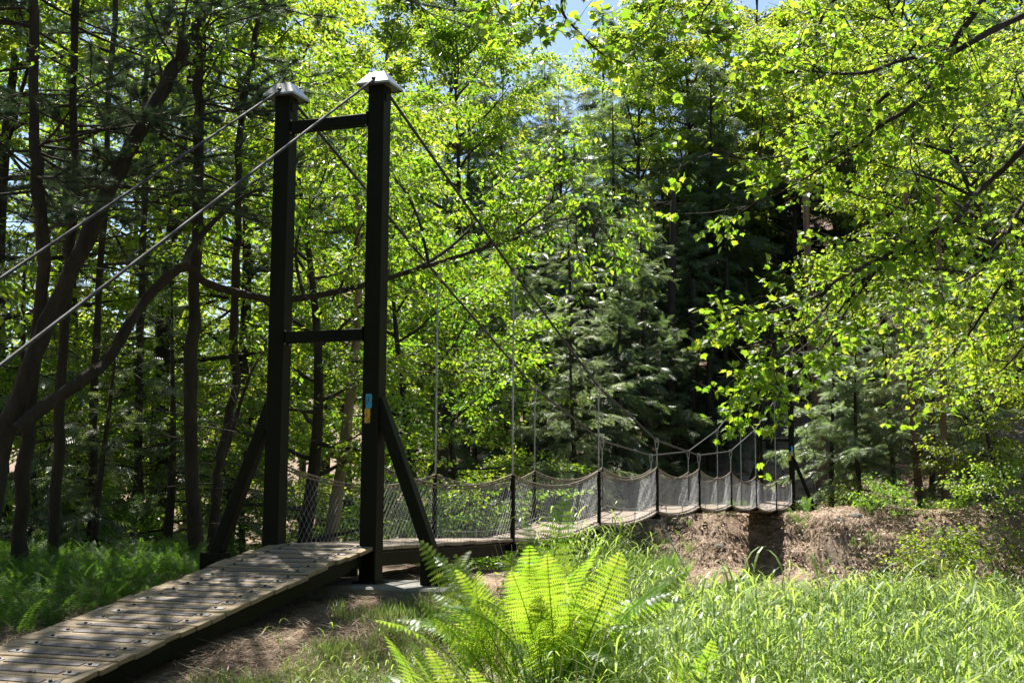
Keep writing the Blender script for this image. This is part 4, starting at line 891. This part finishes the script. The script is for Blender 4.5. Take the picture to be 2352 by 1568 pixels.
x, y, px, d = area(1000, 2500, 4.3, 15.5, 9000, g)
den = (x - (1.9 + .35 * np.maximum(0, -y - 1) * 0)) ; keep = (x > 2.1 + .25 * vnoise(x, y, 5)) & (px > 1240 + 190 * (8.5 - d).clip(-3, 3) * .0) & ~((px < 1330) & (d < 8.5)) & (y < 5 + vnoise(x * .5, y * .5, 2) * 2)
keep &= (np.hypot(x - fx, y - fy) > .32); x, y, d = x[keep], y[keep], d[keep]
hs_ = g.uniform(.5, 1.2, len(x)) * (1.0 + .45 * vnoise(x * .8, y * .8, 3)) * np.where(d < 6.5, .86, 1.0)
scatter('grass', 'tall sunlit reed grass filling the right foreground', ST, np.stack([x, y, G(x, y) - .02], -1), g.uniform(0, 6.28, len(x)), hs_, M['grass'], g.normal(0, .14, len(x)))
print('stalks', len(x))
x, y, px, d = area(690, 1300, 4.6, 8.6, 900, g); keep = (vnoise(x * 1.3, y * 1.3, 4) > -.12) & (x > 1.75) ; x, y = x[keep], y[keep]
scatter('grass', 'loose tall grass at the bottom edge left of the large fern', ST, np.stack([x, y, G(x, y) - .02], -1), g.uniform(0, 6.28, len(x)), g.uniform(.42, .78, len(x)), M['grass'], g.normal(0, .18, len(x)))
def dead_stem(seed):
    g = rng(seed); mb = MB(); l = g.normal(0, .12, 2); sp = np.array([(l[0] * t, l[1] * t, .8 * t) for t in np.linspace(0, 1, 4)]); mb.tube(sp, np.linspace(.003, .0015, 4), 3, g.uniform(0, .8), caps=False)
    for k in range(2): v, f = blade(g, sp[2], g.normal(0, 1, 3), .14, .008, .5, 2); mb.add(v, f, g.uniform(0, .6))
    return arrays(mb)
DS = [dead_stem(570 + k) for k in range(5)]
x, y, px, d = area(1150, 2500, 4.6, 14, 520, g); keep = (x > 2.0) & (y < 4); x, y = x[keep], y[keep]
scatter('dead_stems', 'dry brown dead stems standing among the reed grass', DS, np.stack([x, y, G(x, y)], -1), g.uniform(0, 6.28, len(x)), g.uniform(.6, 1.25, len(x)), M['straw'])
# short leafy layer between the stalks
def tuftgrass(seed, n=9, h=.22):
    g = rng(seed); mb = MB()
    for k in range(n):
        az = g.uniform(0, 6.28); v, f = blade(g, g.normal(0, .03, 3) * np.array([1, 1, 0]), (math.cos(az) * .5, math.sin(az) * .5, 1), g.uniform(.6, 1.2) * h, .007, g.uniform(.1, .35), 3); mb.add(v, f, g.uniform(0, 1))
    return arrays(mb)
TG = [tuftgrass(520 + k) for k in range(6)]
x, y, px, d = area(1200, 2500, 4.5, 15, 3400, g); keep = (x > 2.0) & (y < 5); x, y = x[keep], y[keep]
scatter('grass', 'short undergrass between the tall reed stalks', TG, np.stack([x, y, G(x, y) - .01], -1), g.uniform(0, 6.28, len(x)), g.uniform(.5, 1.15, len(x)), M['lowgrass'])
def leafy(seed, n=14):
    g = rng(seed); mb = MB(); pos = g.normal(0, .09, (n, 3)); pos[:, 2] = g.uniform(.03, .34, n)
    mb.inst(LEAF_V, LEAF_F, pos, np.concatenate([g.normal(0, 1, (n, 2)), g.normal(-.2, .2, (n, 1))], 1), np.array([0, 0, 1.0]) + g.normal(0, .35, (n, 3)), g.uniform(.035, .085, n), g.uniform(0, 1, n)); return arrays(mb)
LG = [leafy(530 + k) for k in range(6)]
x, y, px, d = area(1180, 2500, 4.5, 13.5, 3800, g); keep = (x > 2.0) & (y < 3.5); x, y = x[keep], y[keep]
scatter('ground_cover', 'small bright broad-leaved plants low between the grass stalks', LG, np.stack([x, y, G(x, y)], -1), g.uniform(0, 6.28, len(x)), g.uniform(.8, 1.6, len(x)), M['bright'])
x, y, px, d = area(180, 1100, 7.5, 13.2, 5200, g); keep = (x > .72) & (vnoise(x * 1.6, y * 1.6, 9) > -.02) & (np.hypot(x, y) > 1.5); x, y = x[keep], y[keep]
scatter('grass', 'patchy short grass between the ramp and the large fern', TG, np.stack([x, y, G(x, y) - .01], -1), g.uniform(0, 6.28, len(x)), g.uniform(.4, 1.0, len(x)), M['lowgrass'])
def straw_piece(seed, n=6):
    g = rng(seed); mb = MB()
    for k in range(n):
        az = g.uniform(0, 6.28); v, f = blade(g, np.array([g.normal(0, .08), g.normal(0, .08), .012 + abs(g.normal(0, .012))]), (math.cos(az), math.sin(az), g.normal(.05, .10)), g.uniform(.10, .32), .0045, .03, 2); mb.add(v, f, g.uniform(0, 1))
    return arrays(mb)
SW = [straw_piece(540 + k) for k in range(8)]
x, y, px, d = area(100, 1200, 7.0, 13.6, 7500, g); keep = (x > .62) & (x < 3.3) & (np.hypot(x - .05, y * 1.4) > .9); x, y = x[keep], y[keep]
scatter('straw', 'pale dry straw strewn over the ground right of the ramp', SW, np.stack([x, y, G(x, y)], -1), g.uniform(0, 6.28, len(x)), g.uniform(.7, 1.5, len(x)), M['straw'])
x, y, px, d = area(-150, 480, 8.0, 14, 1800, g); keep = (x < -.7) & (x > -2.6); x, y = x[keep], y[keep]
scatter('straw', 'dry straw along the left side of the ramp', SW, np.stack([x, y, G(x, y)], -1), g.uniform(0, 6.28, len(x)), g.uniform(.7, 1.4, len(x)), M['straw'])
# straw and roots hanging on the far earth bank
x = g.uniform(-7, 9, 9000); y = g.uniform(25.5, 33.5, 9000); keep = (vnoise(x * .8, y * .8, 15) > -.08) & ((np.abs(x) > 1.6) | (y < 32)); x, y = x[keep], y[keep]
def hang_piece(seed):
    g = rng(seed); mb = MB()
    for k in range(6):
        v, f = blade(g, np.array([g.normal(0, .15), g.normal(0, .15), .05]), (g.normal(0, .6), -1, .0), g.uniform(.2, .5), .013, .28, 3); mb.add(v, f, g.uniform(0, 1))
    return arrays(mb)
HPC = [hang_piece(560 + k) for k in range(6)]
scatter('straw', 'bleached dry grass draped over the far earth bank', HPC, np.stack([x, y, G(x, y)], -1), g.normal(0, .5, len(x)), g.uniform(.6, 1.2, len(x)), M['straw'])
def litter(seed, n=10):
    g = rng(seed); mb = MB(); pos = np.concatenate([g.normal(0, .22, (n, 2)), g.uniform(.01, .05, (n, 1))], 1)
    mb.inst(LEAF_V, LEAF_F, pos, g.normal(0, 1, (n, 3)) * np.array([1, 1, .3]), np.array([0, 0, 1.0]) + g.normal(0, .4, (n, 3)), g.uniform(.05, .11, n), g.uniform(0, 1, n)); return arrays(mb)
LT = [litter(580 + k) for k in range(5)]
x = g.uniform(-7, 9, 2600); y = g.uniform(25.5, 36, 2600)
scatter('leaf_litter', 'brown fallen leaves lying on the far earth bank', LT, np.stack([x, y, G(x, y)], -1), g.uniform(0, 6.28, len(x)), g.uniform(.8, 1.5, len(x)), M['straw'])
yl = g.uniform(-5.2, -.2, 70); xl = g.uniform(-.55, .55, 70); mb = MB()
mb.inst(LEAF_V, LEAF_F, np.stack([xl, yl, ramp_z(yl) + .033], -1), np.concatenate([g.normal(0, 1, (70, 2)), np.zeros((70, 1))], 1), np.array([0, 0, 1.0]) + g.normal(0, .2, (70, 3)), g.uniform(.025, .06, 70), g.uniform(0, .7, 70))
tag(part('leaf_litter', mb.mesh('leaf_litter', M['straw'])), 'few small dry leaves fallen on the ramp boards', 'leaf litter', None, 'stuff')
def rock(px, d, r, seed, label):
    g = rng(seed); bm = bmesh.new(); bmesh.ops.create_icosphere(bm, subdivisions=2, radius=r)
    for v in bm.verts: v.co *= 1 + float(vnoise(np.array([v.co.x / r * 1.3 + seed]), np.array([v.co.y / r * 1.3 + v.co.z / r]), seed)[0]) * .5; v.co.z *= .65
    me = bpy.data.meshes.new('stone'); bm.to_mesh(me); bm.free(); me.materials.append(M['concrete']); x, y = XY(px, d)
    tag(part('stone', me, None, (x, y, g1(x, y) + r * .2), (0, 0, seed)), label, 'stone')
rock(1960, 40.2, .22, 1, 'pale stone lodged in the earth bank among the roots'); rock(1925, 39.6, .15, 2, 'small stone in the earth bank left of the pale stone'); rock(1650, 39.0, .18, 3, 'stone at the foot of the bank under the far bays')
# low green weeds on the bank
x = g.uniform(-5, 8.5, 2600); y = g.uniform(26, 34, 2600); keep = (vnoise(x * .9, y * .9, 19) > .14 - .10 * sstep(3, 6, x) - .12 * sstep(-1, -3, x)) & (np.abs(x) > .8); x, y = x[keep], y[keep]
scatter('weeds', 'green weeds sprouting on the far earth bank', FSM, np.stack([x, y, G(x, y)], -1), g.uniform(0, 6.28, len(x)), g.uniform(.4, 1.0, len(x)), M['darkfern'])

# ------------------------------------------------------------------ shrub hanging over the bank, roots, fallen wood
def shrub(px, d, h, cr, nl, sz, seed, label, leafm='beech'):
    x, y = XY(px, d); me = broadleaf_mesh(h, cr, nl, sz, seed, .05, leafm, 'bark_dark', .035, 22, subs=5); put_tree('shrub', me, x, y, label, None, 0, 1, 'shrub')
shrub(2170, 33.5, 2.2, 1.9, 4200, .11, 71, 'green leafy shrub hanging over the earth bank at right')
shrub(2345, 26, 2.4, 1.7, 3200, .10, 72, 'leafy green sapling at the right edge before the bank')
shrub(1940, 44.5, 1.1, 1.0, 1400, .10, 73, 'low pale green bush on top of the earth bank', 'bright')
shrub(2060, 41.5, .8, 1.0, 1500, .11, 77, 'green bush on the edge of the earth bank right of the roots')
shrub(2290, 41, 1.7, 1.5, 2600, .12, 78, 'green bush on the earth bank near the right edge', 'bright')
shrub(690, 25.5, 2.2, 1.8, 3600, .10, 74, 'low leafy shrub seen under the span between the tower posts', 'bright')
shrub(930, 24, 2.6, 1.7, 3600, .10, 75, 'leafy shrub behind the netting right of the near tower', 'beech')
shrub(1090, 26, 2.6, 1.8, 3600, .10, 76, 'leafy shrub behind the netting at the first hangers', 'beech')
def roots(px, py0, d, seed, label):
    g = rng(seed); o = np.array([*XY(px, d), 0]); o[2] = g1(o[0], o[1]); mb = MB()
    for k in range(26):
        p = path(o * 0 + g.normal(0, .8, 3) * np.array([1, .3, .1]), (g.normal(0, .7), -.5, -.55), g.uniform(.5, 1.5), 8, g, .25, 0, .05); q = p + o
        q[:, 2] = np.maximum(q[:, 2], G(q[:, 0], q[:, 1]) + .015); mb.tube(q - o, np.linspace(.018, .004, 8), 5, caps=False)
    t = part('tree_roots', mb.mesh('tree_roots', M['bark_brown'])); t.location = o; tag(t, label, 'roots')
roots(1985, 1250, 40.3, 81, 'tangled brown roots exposed in the earth bank right of the bridge shadow')
roots(2300, 1250, 40.0, 82, 'tangled brown roots exposed in the earth bank near the right edge')
roots(1790, 1250, 41.0, 84, 'dark root clump hanging in the bank under the far end of the span')
roots(1700, 1250, 39.5, 83, 'thin roots on the earth bank under the far bays')
def log(p0, p1, r, label, seed):
    g = rng(seed); a = np.array([p0[0], p0[1], g1(*p0) + r * .7]); c = np.array([p1[0], p1[1], g1(*p1) + r * .7]); n = 10
    q = a + (c - a) * np.linspace(0, 1, n)[:, None] + g.normal(0, .03, (n, 3)); mb = MB(); mb.tube(q - a, np.linspace(r, r * .55, n), 8); twiggy(mb, q - a, None, g, 5, (.3, .9), .2, .95, .012, 3)
    t = part('fallen_log', mb.mesh('fallen_log', M['bark_dark'])); t.location = a; tag(t, label, 'log')
log(XY(1480, 50), XY(1640, 53), .13, 'fallen log lying on the slope above the span', 91)
log(XY(1720, 51), XY(1560, 56), .10, 'thin fallen trunk higher on the slope above the span', 92)
log(XY(2020, 46), XY(2200, 44.5), .06, 'fallen branch lying on top of the earth bank', 93)
